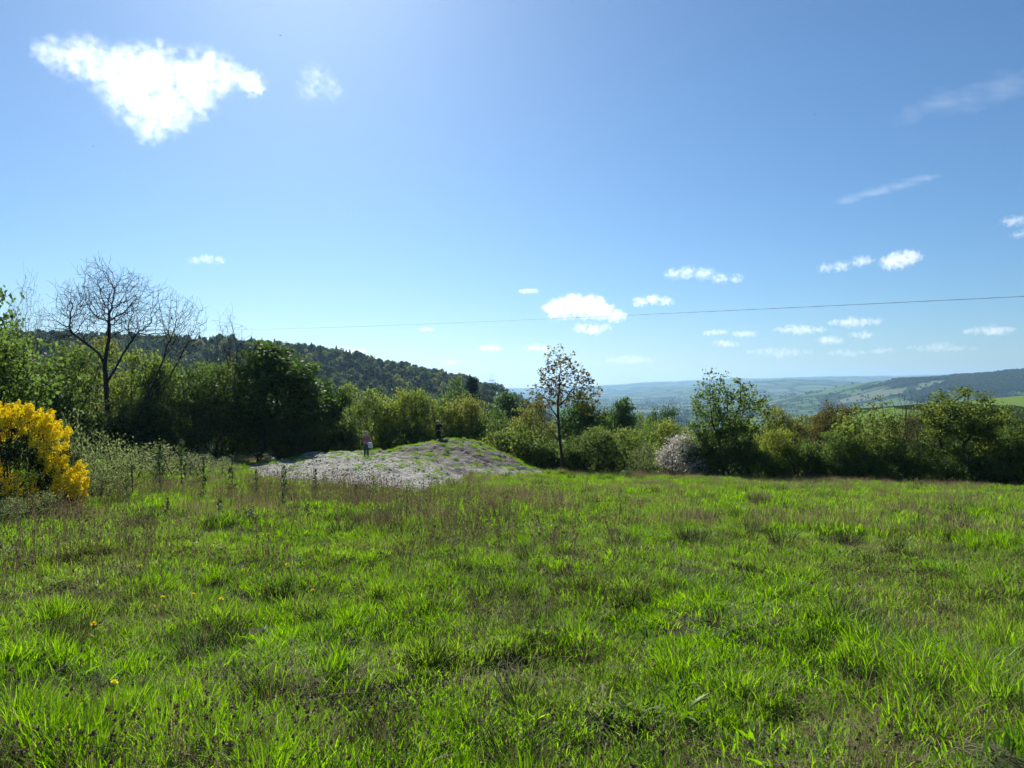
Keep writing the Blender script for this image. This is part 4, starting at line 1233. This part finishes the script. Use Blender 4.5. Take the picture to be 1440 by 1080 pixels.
def build_person(label, loc, rz, height, top, trousers, hair_col, skin_c, boots_c, arms, hair_long, hat=None, turn=0.0, wide=1.0):
    s = height / 1.70
    root = thing('person', label, 'person', loc, rz, None, (s, s, s))
    SK = plain_mat('skin', skin_c, 0.55, 0.4, tuple(c * .85 for c in skin_c), 20)
    (lsh, lel, lwr, lfd), (rsh, rel, rwr, rfd) = arms
    hx = 0.03 * math.sin(turn)
    # one continuous body: pelvis up to head, two arms, two legs
    body = [[(0, 0, .93, .13 * wide, .10), (0, 0, 1.08, .115 * wide, .09), (0, -.005, 1.24, .135 * wide, .10), (0, 0, 1.37, .12 * wide, .09), (0, .005, 1.455, .052, .052), (hx * .4, -.012, 1.53, .07, .078), (hx, -.018, 1.60, .077, .092), (hx, -.012, 1.66, .06, .072)]]
    n = 8
    for sh, e, w in ((lsh, lel, lwr), (rsh, rel, rwr)):
        h = Vector(w) + (Vector(w) - Vector(e)).normalized() * .075
        body.append([3, (*sh, .055), (*e, .042), (*w, .028, .024), (*h, .036, .018)])
    for sx in (-1, 1):
        body.append([0, (sx * .095, 0, .86, .088), (sx * .105, -.01, .49, .058), (sx * .11, .015, .10, .040), (sx * .115, -.10, .035, .036, .028)])
    link('body', skin_mesh('person_body', body, SK), root)
    for w, e, fd, sd in ((lwr, lel, lfd, 1), (rwr, rel, rfd, -1)):
        d = (Vector(w) - Vector(e)).normalized(); h = Vector(w) + d * .05
        side = d.cross(Vector((0, -1, 0.2)))
        if side.length < .1: side = Vector((1, 0, 0))
        me = None
        ch = fingers(h, d, side * sd, fd)
        bm = bmesh.new()
        for c in ch:
            t = skin_mesh('finger', [c], SK, 1); bm.from_mesh(t); bpy.data.meshes.remove(t)
        me = bpy.data.meshes.new('person_hand'); bm.to_mesh(me); bm.free(); me.materials.append(SK)
        link('hand', me, root)
    # top with sleeves
    jk = [[(0, .0, .90, .155 * wide, .125), (0, 0, 1.06, .142 * wide, .115), (0, -.005, 1.24, .158 * wide, .122), (0, 0, 1.375, .14 * wide, .105), (0, .003, 1.43, .075, .07)]]
    for sh, e, w in ((lsh, lel, lwr), (rsh, rel, rwr)):
        jk.append([3, (*sh, .074), (*e, .057), (*(Vector(e).lerp(Vector(w), .85)), .044)])
    link('top', skin_mesh('person_top', jk, top), root)
    tr = [[(0, .003, .97, .135 * wide, .112), (0, .003, .90, .14 * wide, .118)]]
    for sx in (-1, 1):
        tr.append([1, (sx * .095, 0, .82, .102), (sx * .105, -.012, .49, .074), (sx * .11, .012, .14, .062)])
    link('trousers', skin_mesh('person_trousers', tr, trousers), root)
    for sx in (-1, 1):
        bt = [[(sx * .11, .015, .17, .05), (sx * .11, .02, .06, .05, .048), (sx * .115, -.06, .04, .046, .04), (sx * .12, -.14, .03, .036, .028)]]
        link('boot', skin_mesh('person_boot', bt, boots_c), root)
    # face
    for sx in (-1, 1):
        bm = bmesh.new(); bmesh.ops.create_uvsphere(bm, u_segments=8, v_segments=6, radius=.011)
        bmesh.ops.translate(bm, verts=bm.verts, vec=(hx + sx * .031, -.098, 1.595))
        me = bpy.data.meshes.new('eye'); bm.to_mesh(me); bm.free(); me.materials.append(M['eye']); link('eye', me, root)
    bm = bmesh.new(); bmesh.ops.create_cone(bm, segments=6, radius1=.016, radius2=.006, depth=.045, cap_ends=True)
    bmesh.ops.rotate(bm, verts=bm.verts, matrix=Matrix.Rotation(R(-25), 3, 'X')); bmesh.ops.translate(bm, verts=bm.verts, vec=(hx, -.108, 1.572))
    me = bpy.data.meshes.new('nose'); bm.to_mesh(me); bm.free(); me.materials.append(SK); link('nose', me, root)
    hm = plain_mat('hair', hair_col, 0.5, 0.4, tuple(c * .7 for c in hair_col), 30)
    hr = [[(hx, .03, 1.635, .088, .09), (hx, .045, 1.56, .082, .07), (hx, .05, 1.50, .06, .05)]]
    if hair_long:
        hr += [[0, (hx - .07, .0, 1.55, .034), (hx - .085, -.03, 1.42, .036), (hx - .08, -.06, 1.32, .026)], [0, (hx + .07, .0, 1.55, .034), (hx + .085, -.03, 1.42, .036), (hx + .08, -.06, 1.32, .026)]]
    link('hair', skin_mesh('person_hair', hr, hm), root)
    if hat:
        bm = bmesh.new()
        bmesh.ops.create_uvsphere(bm, u_segments=20, v_segments=12, radius=1)
        for v in list(bm.verts):
            if v.co.z < -0.02: v.co.z = -0.02; v.co.x *= 1.0
        bmesh.ops.scale(bm, verts=bm.verts, vec=(.105, .118, .095)); bmesh.ops.translate(bm, verts=bm.verts, vec=(hx, 0.0, 1.645))
        me = bpy.data.meshes.new('hat'); bm.to_mesh(me); bm.free(); me.materials.append(hat)
        for p in me.polygons: p.use_smooth = True
        link('hat', me, root)
    return root

def build_people():
    M['eye'] = plain_mat('eye', (0.03, 0.025, 0.02), 0.2, 0.5)
    pink = plain_mat('pink_knit', (0.48, 0.19, 0.23), 0.85, 0.2, (0.2, 0.12, 0.15), 16)
    jeans = plain_mat('blue_denim', (0.06, 0.11, 0.19), 0.85, 0.2, (0.04, 0.07, 0.12), 25)
    boot = plain_mat('dark_leather', (0.02, 0.018, 0.017), 0.6, 0.3)
    navy = plain_mat('navy_cloth', (0.018, 0.016, 0.03), 0.85, 0.2)
    black = plain_mat('black_cloth', (0.014, 0.014, 0.018), 0.85, 0.2)
    cream = plain_mat('cream_wool', (0.62, 0.57, 0.5), 0.9, 0.2)
    x, y, z = at(515, 45.5)
    arms = (((.185, 0, 1.375), (.235, .02, 1.12), (.07, -.19, 1.08), .4), ((-.185, 0, 1.375), (-.235, .02, 1.12), (-.06, -.2, 1.11), .4))
    build_person('person in pink top and blue jeans with a pale hat standing on the gravel', (x, y, z), -0.2, 1.64, pink, jeans, (0.55, 0.42, 0.27), (0.52, 0.34, 0.26), boot, arms, True, cream)
    # white bag hanging at her left hip
    bm = bmesh.new()
    bmesh.ops.create_cube(bm, size=1)
    bmesh.ops.subdivide_edges(bm, edges=bm.edges, cuts=3, use_grid_fill=True)
    for v in bm.verts:
        t = v.co.z + .5
        k = 1 - 0.25 * t ** 2
        v.co.x *= .30 * k * (1 - .35 * abs(2 * v.co.y) ** 2 * .5); v.co.y *= .13 * k; v.co.z *= .33
        v.co += Vector(rnd.normal(0, .006, 3))
    bagm = plain_mat('white_canvas', (0.72, 0.72, 0.74), 0.8, 0.2, (0.6, 0.62, 0.66), 12)
    me = bpy.data.meshes.new('bag'); bm.to_mesh(me); bm.free(); me.materials.append(bagm)
    for p in me.polygons: p.use_smooth = True
    bag = thing('shoulder_bag', 'white bag hanging at the hip of the person in the pink top', 'bag', (x + .27, y - .06, z + .80), -0.3)
    b = link('pouch', me, bag)
    pts = np.array([[0.1, 0, .14], [0.05, 0, .32], [-.05, 0, .5], [-.13, 0.02, .62]])
    V, Q = tubes(pts, np.array([-1, 0, 1, 2]), np.full(4, .012))
    link('strap', mesh_np('strap', V, Q, mats=[bagm]), bag)
    x, y, z = at(617, 55.6)
    arms = (((.2, 0, 1.375), (.24, .03, 1.1), (.22, -.06, .88), .5), ((-.2, 0, 1.375), (-.27, -.06, 1.18), (-.13, -.26, 1.36), .5))
    build_person('person in dark coat and trousers standing on the crest of the mound', (x, y, z - .02), 2.5, 1.74, navy, black, (0.10, 0.07, 0.05), (0.42, 0.27, 0.2), boot, arms, False, None, 0.5, 1.1)
build_people()

# ------------------------------------------------------------------ overhead cable, birds, far white house
def build_small():
    m = plain_mat('cable_sheath', (0.03, 0.035, 0.05), 0.6, 0.3)
    a = Vector(((205 - 720) / FPX * 560, 560, EYE + (540 - 463) / FPX * 560))
    b = Vector(((1640 - 720) / FPX * 75, 75, EYE + (540 - 407) / FPX * 75))
    Va, Qa = [], []
    n = 260
    tt = (1 - np.linspace(1, 0, n) ** 1.0)
    c = np.array([a.lerp(b, t) for t in tt]); c[:, 2] -= 4 * 2 * tt * (1 - tt)
    parts = []
    d = np.array((b - a).normalized()); s = np.cross(d, [0, 0, 1]); s /= np.linalg.norm(s)
    for k in range(2):                                   # two twisted cores
        ph = np.arange(n) * 1.9 + k * math.pi
        p = c + 0.012 * (np.cos(ph)[:, None] * s + np.sin(ph)[:, None] * np.array([0, 0, 1]))
        V, Q = tubes(p, np.arange(-1, n - 1), np.full(n, 0.022), 5)
        parts.append((V, Q, np.zeros(len(V))))
    V, Q, _ = merge(parts)
    tag(link('overhead_cable', mesh_np('cable', V, Q, mats=[m])), 'thin dark overhead cable crossing the sky above the hills', 'cable')
    # pole on the ridge that carries the far end of the cable
    gz = float(terrain(np.array([a.x]), np.array([a.y]))[0])
    pole = thing('utility_pole', 'slim wooden pole on the wooded ridge holding the far left end of the cable', 'pole', (a.x, a.y, gz))
    V, Q = tubes(np.array([[0, 0, -1], [0, 0, (a.z - gz) * .5], [0, 0, a.z - gz + .3]]), np.array([-1, 0, 1]), np.array([.16, .14, .11]), 8)
    link('post', mesh_np('pole_post', V, Q, mats=[M['bark']]), pole)
    V, Q = tubes(np.array([[-.5, 0, a.z - gz], [.5, 0, a.z - gz]]), np.array([-1, 0]), np.array([.05, .05]), 5)
    link('crossarm', mesh_np('pole_crossarm', V, Q, mats=[M['bark']]), pole)
    # birds
    bm_ = plain_mat('bird_feather', (0.03, 0.028, 0.028), 0.8, 0.2)
    def bird(px, py, d, lb, rz):
        loc = ((px - 720) / FPX * d, d, EYE + (540 - py) / FPX * d)
        root = thing('bird', lb, 'bird', loc, rz, 'birds in the sky')
        link('body', skin_mesh('bird_body', [[(0, .09, 0, .006, .003), (0, .04, 0, .016), (0, -.03, 0, .021), (0, -.08, .004, .014), (0, -.105, .002, .004)]], bm_, 1, 2), root)
        for sx in (-1, 1):
            V = np.array([(sx * .01, -.045, .008), (sx * .01, .02, .008), (sx * .09, .0, .035), (sx * .08, -.06, .038), (sx * .17, .03, .02), (sx * .01, -.045, .003), (sx * .01, .02, .003), (sx * .09, .0, .031), (sx * .08, -.06, .034)])
            link('wing', mesh_np('bird_wing', V, [[0, 1, 2, 3], [5, 8, 7, 6]], [[3, 2, 4], [8, 4, 7]], mats=[bm_]), root)
    bird(1146, 161, 70, 'tiny dark bird high in the blue sky on the right', 0.6)
    bird(394, 50, 75, 'tiny dark bird right above the big cloud', 2.0)
    bird(131, 206, 80, 'tiny dark bird lower left of the big cloud', 1.2)
    # white farm buildings far across the valley
    wall = plain_mat('white_render', (0.8, 0.8, 0.78), 0.8, 0.2, (0.72, 0.72, 0.7), 0.2)
    slate = plain_mat('slate_roof', (0.12, 0.12, 0.14), 0.7, 0.3)
    dark = plain_mat('window_glass', (0.03, 0.035, 0.04), 0.2, 0.5)
    def house(px, d, L, lb, rz):
        x = (px - 720) / FPX * d; z = float(terrain(np.array([x]), np.array([d]))[0])
        root = thing('farmhouse', lb, 'house', (x, d, z), rz, 'white farm buildings across the valley')
        w, h, rf = L * .45, 6.5, 4.0
        V = [(-L / 2, -w / 2, -2), (L / 2, -w / 2, -2), (L / 2, w / 2, -2), (-L / 2, w / 2, -2), (-L / 2, -w / 2, h), (L / 2, -w / 2, h), (L / 2, w / 2, h), (-L / 2, w / 2, h), (-L / 2, 0, h + rf), (L / 2, 0, h + rf)]
        link('wall', mesh_np('house_wall', np.array(V), [[0, 1, 5, 4], [1, 2, 6, 5], [2, 3, 7, 6], [3, 0, 4, 7]], [[5, 6, 9], [7, 4, 8]], mats=[wall]), root)
        o = .5
        V = [(-L / 2 - o, -w / 2 - o, h - .2), (L / 2 + o, -w / 2 - o, h - .2), (L / 2 + o, 0, h + rf + .25), (-L / 2 - o, 0, h + rf + .25), (-L / 2 - o, w / 2 + o, h - .2), (L / 2 + o, w / 2 + o, h - .2)]
        link('roof', mesh_np('house_roof', np.array(V), [[0, 1, 2, 3], [3, 2, 5, 4]], mats=[slate]), root)
        for i in range(4):
            cx = -L / 2 + L * (i + .5) / 4
            V = [(cx - .8, -w / 2 - .05, 1.2), (cx + .8, -w / 2 - .05, 1.2), (cx + .8, -w / 2 - .05, 3.2), (cx - .8, -w / 2 - .05, 3.2)]
            link('window', mesh_np('house_window', np.array(V), [[0, 1, 2, 3]], mats=[dark]), root)
    house(1168, 5200, 42, 'long white farm building far across the valley', 0.15)
    house(985, 4300, 26, 'small white farmhouse far down the valley left of the long one', -0.3)
build_small()

# ------------------------------------------------------------------ clouds
def cloud(label, blobs, dist, dens, seed, squash=1.0, soft=0.3, amp=0.75, nscale=4.5, stretch=(1, 1, 1), step=0.35, name='cloud', bias=0.0, dense=False):
    """blobs in photo pixels (px, py, r); each gets its own depth so the cloud has a body"""
    rg = np.random.default_rng(seed)
    if dense: blobs = [tuple(np.array(a) + (np.array(b) - np.array(a)) * t) for a, b in zip(blobs[:-1], blobs[1:]) for t in (0, .33, .67)] + [blobs[-1]]
    B = np.array(blobs, float)
    c0 = B[:, :2].mean(0)
    k = dist / FPX
    cen = np.array([(c0[0] - 720) * k, dist, EYE + (540 - c0[1]) * k])
    loc = np.stack([(B[:, 0] - c0[0]) * k, rg.normal(0, 0.35, len(B)) * B[:, 2] * k, -(B[:, 1] - c0[1]) * k], -1)
    rad = B[:, 2] * k
    size = float(max(np.ptp(loc[:, 0]) + 2 * rad.max(), 1))
    m, nt, out = new_mat('cloud_vapour')
    tc = N(nt, 'ShaderNodeTexCoord')
    sq = N(nt, 'ShaderNodeVectorMath', operation='MULTIPLY'); sq.inputs[1].default_value = (1, 1, squash)
    nt.links.new(tc.outputs['Object'], sq.inputs[0])
    best = None
    for p, r in zip(loc, rad):
        d = N(nt, 'ShaderNodeVectorMath', operation='DISTANCE'); nt.links.new(sq.outputs[0], d.inputs[0]); d.inputs[1].default_value = (p[0], p[1], p[2] * squash)
        q = math_(nt, 'DIVIDE', d.outputs['Value'], float(r))
        best = q if best is None else math_(nt, 'MINIMUM', best, q)
    st = N(nt, 'ShaderNodeVectorMath', operation='MULTIPLY'); st.inputs[1].default_value = stretch
    nt.links.new(tc.outputs['Object'], st.inputs[0])
    ad = N(nt, 'ShaderNodeVectorMath', operation='ADD'); ad.inputs[1].default_value = tuple(rg.uniform(-1, 1, 3) * size * 20)
    nt.links.new(st.outputs[0], ad.inputs[0])
    nz = N(nt, 'ShaderNodeTexNoise'); nz.inputs['Scale'].default_value = nscale / (rad.mean() * 4); nz.inputs['Detail'].default_value = 5; nz.inputs['Roughness'].default_value = 0.62
    nt.links.new(ad.outputs[0], nz.inputs['Vector'])
    f = math_(nt, 'SUBTRACT', 1.0 - bias, best)
    f = math_(nt, 'ADD', f, math_(nt, 'MULTIPLY', math_(nt, 'SUBTRACT', nz.outputs['Fac'], 0.5), amp * 2))
    f = math_(nt, 'DIVIDE', f, soft, clamp=True)
    edge = math_(nt, 'MULTIPLY', math_(nt, 'SUBTRACT', 1.42, best), 3.0, clamp=True)
    f = math_(nt, 'MULTIPLY', math_(nt, 'MULTIPLY', f, edge), dens)
    v = N(nt, 'ShaderNodeVolumePrincipled')
    v.inputs['Color'].default_value = (1, 1, 1, 1)
    v.inputs['Anisotropy'].default_value = 0.5
    nt.links.new(f, v.inputs['Density'])
    nt.links.new(v.outputs[0], out.inputs['Volume'])
    try: m.cycles.volume_step_rate = step
    except Exception: m['cycles_step'] = step
    bm = bmesh.new()
    for p, r in zip(loc, rad):
        g = bmesh.ops.create_icosphere(bm, subdivisions=2, radius=float(r) * 1.45)
        for vv in g['verts']:
            vv.co.z /= squash
            vv.co += Vector(p)
    me = bpy.data.meshes.new('cloud'); bm.to_mesh(me); bm.free()
    o = bpy.data.objects.new(name, me); COL.objects.link(o)
    if len(blobs) > 1:
        md = o.modifiers.new('remesh', 'REMESH'); md.mode = 'VOXEL'; md.voxel_size = float(rad.min()) * 0.45 / max(1, squash * .6)
        dg = bpy.context.evaluated_depsgraph_get(); dg.update()
        nm = bpy.data.meshes.new_from_object(o.evaluated_get(dg))
        o.modifiers.clear(); o.data = nm; bpy.data.meshes.remove(me)
    o.data.materials.clear(); o.data.materials.append(m)
    o.location = cen
    tag(o, label, 'cloud', 'clouds in the blue sky')
    return o

def build_clouds():
    big = [(66, 72, 20), (92, 80, 26), (122, 82, 30), (130, 70, 14), (155, 98, 36), (190, 108, 40), (225, 112, 40), (258, 112, 36), (292, 102, 32), (322, 104, 22), (185, 135, 36), (215, 148, 38), (215, 172, 28), (208, 188, 17), (245, 150, 32), (272, 135, 28), (250, 176, 13)]
    cloud('largest bright white cloud, at the upper left', big, 2600, 0.0062, 1, soft=1.7, amp=3.0, nscale=8.0, step=0.15, bias=-0.05)
    cloud('small white puff at the right tip of the largest cloud', [(354, 116, 17), (361, 124, 12)], 2600, 0.008, 2, amp=2.2, soft=0.9, nscale=8.0)
    cloud('wispy little cloud right of the largest cloud', [(432, 122, 18), (450, 116, 20), (465, 124, 18), (448, 104, 10)], 2700, 0.0025, 3, amp=3.2, soft=1.6, nscale=8.0, bias=0.2)
    k = dict(squash=1.6, amp=2.3, soft=0.9, nscale=9.0, bias=0.12)
    cloud('tiny pale cloud low over the bare trees', [(276, 366, 10), (291, 364, 11), (307, 365, 9)], 6500, 0.004, 4, **k)
    cloud('flat based white cloud right of centre touching the cable', [(785, 436, 20), (805, 432, 24), (828, 432, 24), (848, 438, 18), (866, 444, 14)], 9500, 0.010, 5, squash=1.5, amp=1.8, soft=0.7, nscale=9.0)
    cloud('small cloud just under the cable below the flat based cloud', [(818, 461, 12), (835, 463, 14), (850, 461, 9)], 11000, 0.006, 6, **k)
    cloud('white cloud right of the flat based cloud, above the cable', [(900, 424, 12), (918, 421, 13), (936, 424, 11)], 10000, 0.007, 7, **k)
    cloud('long ragged cloud above the cable in the middle right', [(945, 387, 13), (965, 384, 15), (988, 386, 15), (1012, 391, 13), (1032, 393, 11)], 8000, 0.005, 8, **k)
    cloud('slanting small cloud left of the bright cotton cloud', [(1160, 377, 11), (1183, 374, 13), (1206, 369, 13), (1221, 366, 10)], 7500, 0.006, 9, **k)
    cloud('bright cotton cloud high above the right hills', [(1250, 370, 14), (1266, 366, 17), (1282, 361, 12)], 7500, 0.009, 10, squash=1.35, amp=2.2, soft=0.8, nscale=9.0)
    cloud('cloud cut by the right edge, upper one of two', [(1420, 311, 12), (1436, 309, 13), (1452, 309, 14)], 5500, 0.006, 11, **k)
    cloud('cloud cut by the right edge, lower one of two', [(1430, 331, 9), (1444, 327, 10)], 5500, 0.006, 12, **k)
    row = [(1006, 468, 11, 1, 'small cloud, first in the row under the cable'), (1047, 470, 12, 1, 'small cloud, second in the row under the cable'), (1125, 463, 16, 2, 'flat cloud under the cable, third in the row'),
           (1202, 453, 17, 2, 'broad flat cloud directly under the right part of the cable'), (1212, 472, 12, 1, 'small cloud below the broad flat cloud'), (1168, 478, 14, 1, 'faint cloud left below the broad flat cloud'),
           (1020, 484, 12, 1, 'low cloud over the open shrub'), (1393, 465, 17, 2, 'flat cloud low at the right side'), (1325, 489, 17, 3, 'long pale cloud above the wooded ridge'), (1095, 495, 17, 3, 'long pale cloud low above the far hills'),
           (1190, 497, 13, 2, 'pale cloud low right of the long pale one'), (1240, 493, 12, 1, 'pale small cloud between the two long pale clouds'), (690, 490, 12, 1, 'small cloud above the right end of the wooded hill'),
           (757, 490, 13, 1, 'small cloud left of the slender tree top'), (484, 495, 15, 2, 'white cloud peeping over the wooded hill'), (744, 410, 10, 1, 'tiny faint cloud left above the flat based cloud'),
           (600, 463, 8, 1, 'tiny cloud under the cable left of centre'), (633, 510, 9, 1, 'tiny low cloud near the end of the wooded hill'), (885, 506, 16, 2, 'pale low cloud right of the slender tree')]
    for i, (px, py, r, h, lb) in enumerate(row):
        bl = [(px + (j - h) * r * .8, py + rnd.normal(0, .8), r * (1 - .18 * abs(j - h))) for j in range(2 * h + 1)]
        cloud(lb, bl, 13000, 0.0035 if 'pale' not in lb else 0.0016, 30 + i, squash=2.1, amp=2.2, soft=0.9, nscale=8.0, bias=0.1)
    cloud('long thin streak of high cloud on the right', [(1185, 283, 12), (1212, 275, 13), (1240, 267, 13), (1268, 260, 13), (1296, 252, 12), (1318, 246, 10)], 9000, 0.0011, 60, squash=1.8, amp=2.0, soft=1.6, nscale=5.0, stretch=(.3, 1, 1.3), name='cirrus_cloud', dense=True)
    cloud('broad faint veil of high cloud at the right edge', [(1260, 168, 14), (1300, 152, 20), (1340, 140, 24), (1380, 132, 26), (1420, 120, 28), (1455, 112, 30)], 9000, 0.00035, 61, squash=1.4, amp=2.2, soft=1.8, nscale=5.0, stretch=(.35, 1, 1.3), name='cirrus_cloud', dense=True)
build_clouds()

# ------------------------------------------------------------------ air
def build_haze():
    m, nt, out = new_mat('haze_air')
    v = N(nt, 'ShaderNodeVolumePrincipled')
    v.inputs['Color'].default_value = (0.38, 0.64, 0.95, 1)
    v.inputs['Density'].default_value = 0.000078
    v.inputs['Anisotropy'].default_value = 0.42
    nt.links.new(v.outputs[0], out.inputs['Volume'])
    bm = bmesh.new(); bmesh.ops.create_cube(bm, size=1)
    bmesh.ops.scale(bm, verts=bm.verts, vec=(27000, 27000, 430)); bmesh.ops.translate(bm, verts=bm.verts, vec=(0, 0, -15))
    me = bpy.data.meshes.new('haze'); bm.to_mesh(me); bm.free(); me.materials.append(m)
    o = link('haze', me); tag(o, kind='stuff')
    return o
build_haze()
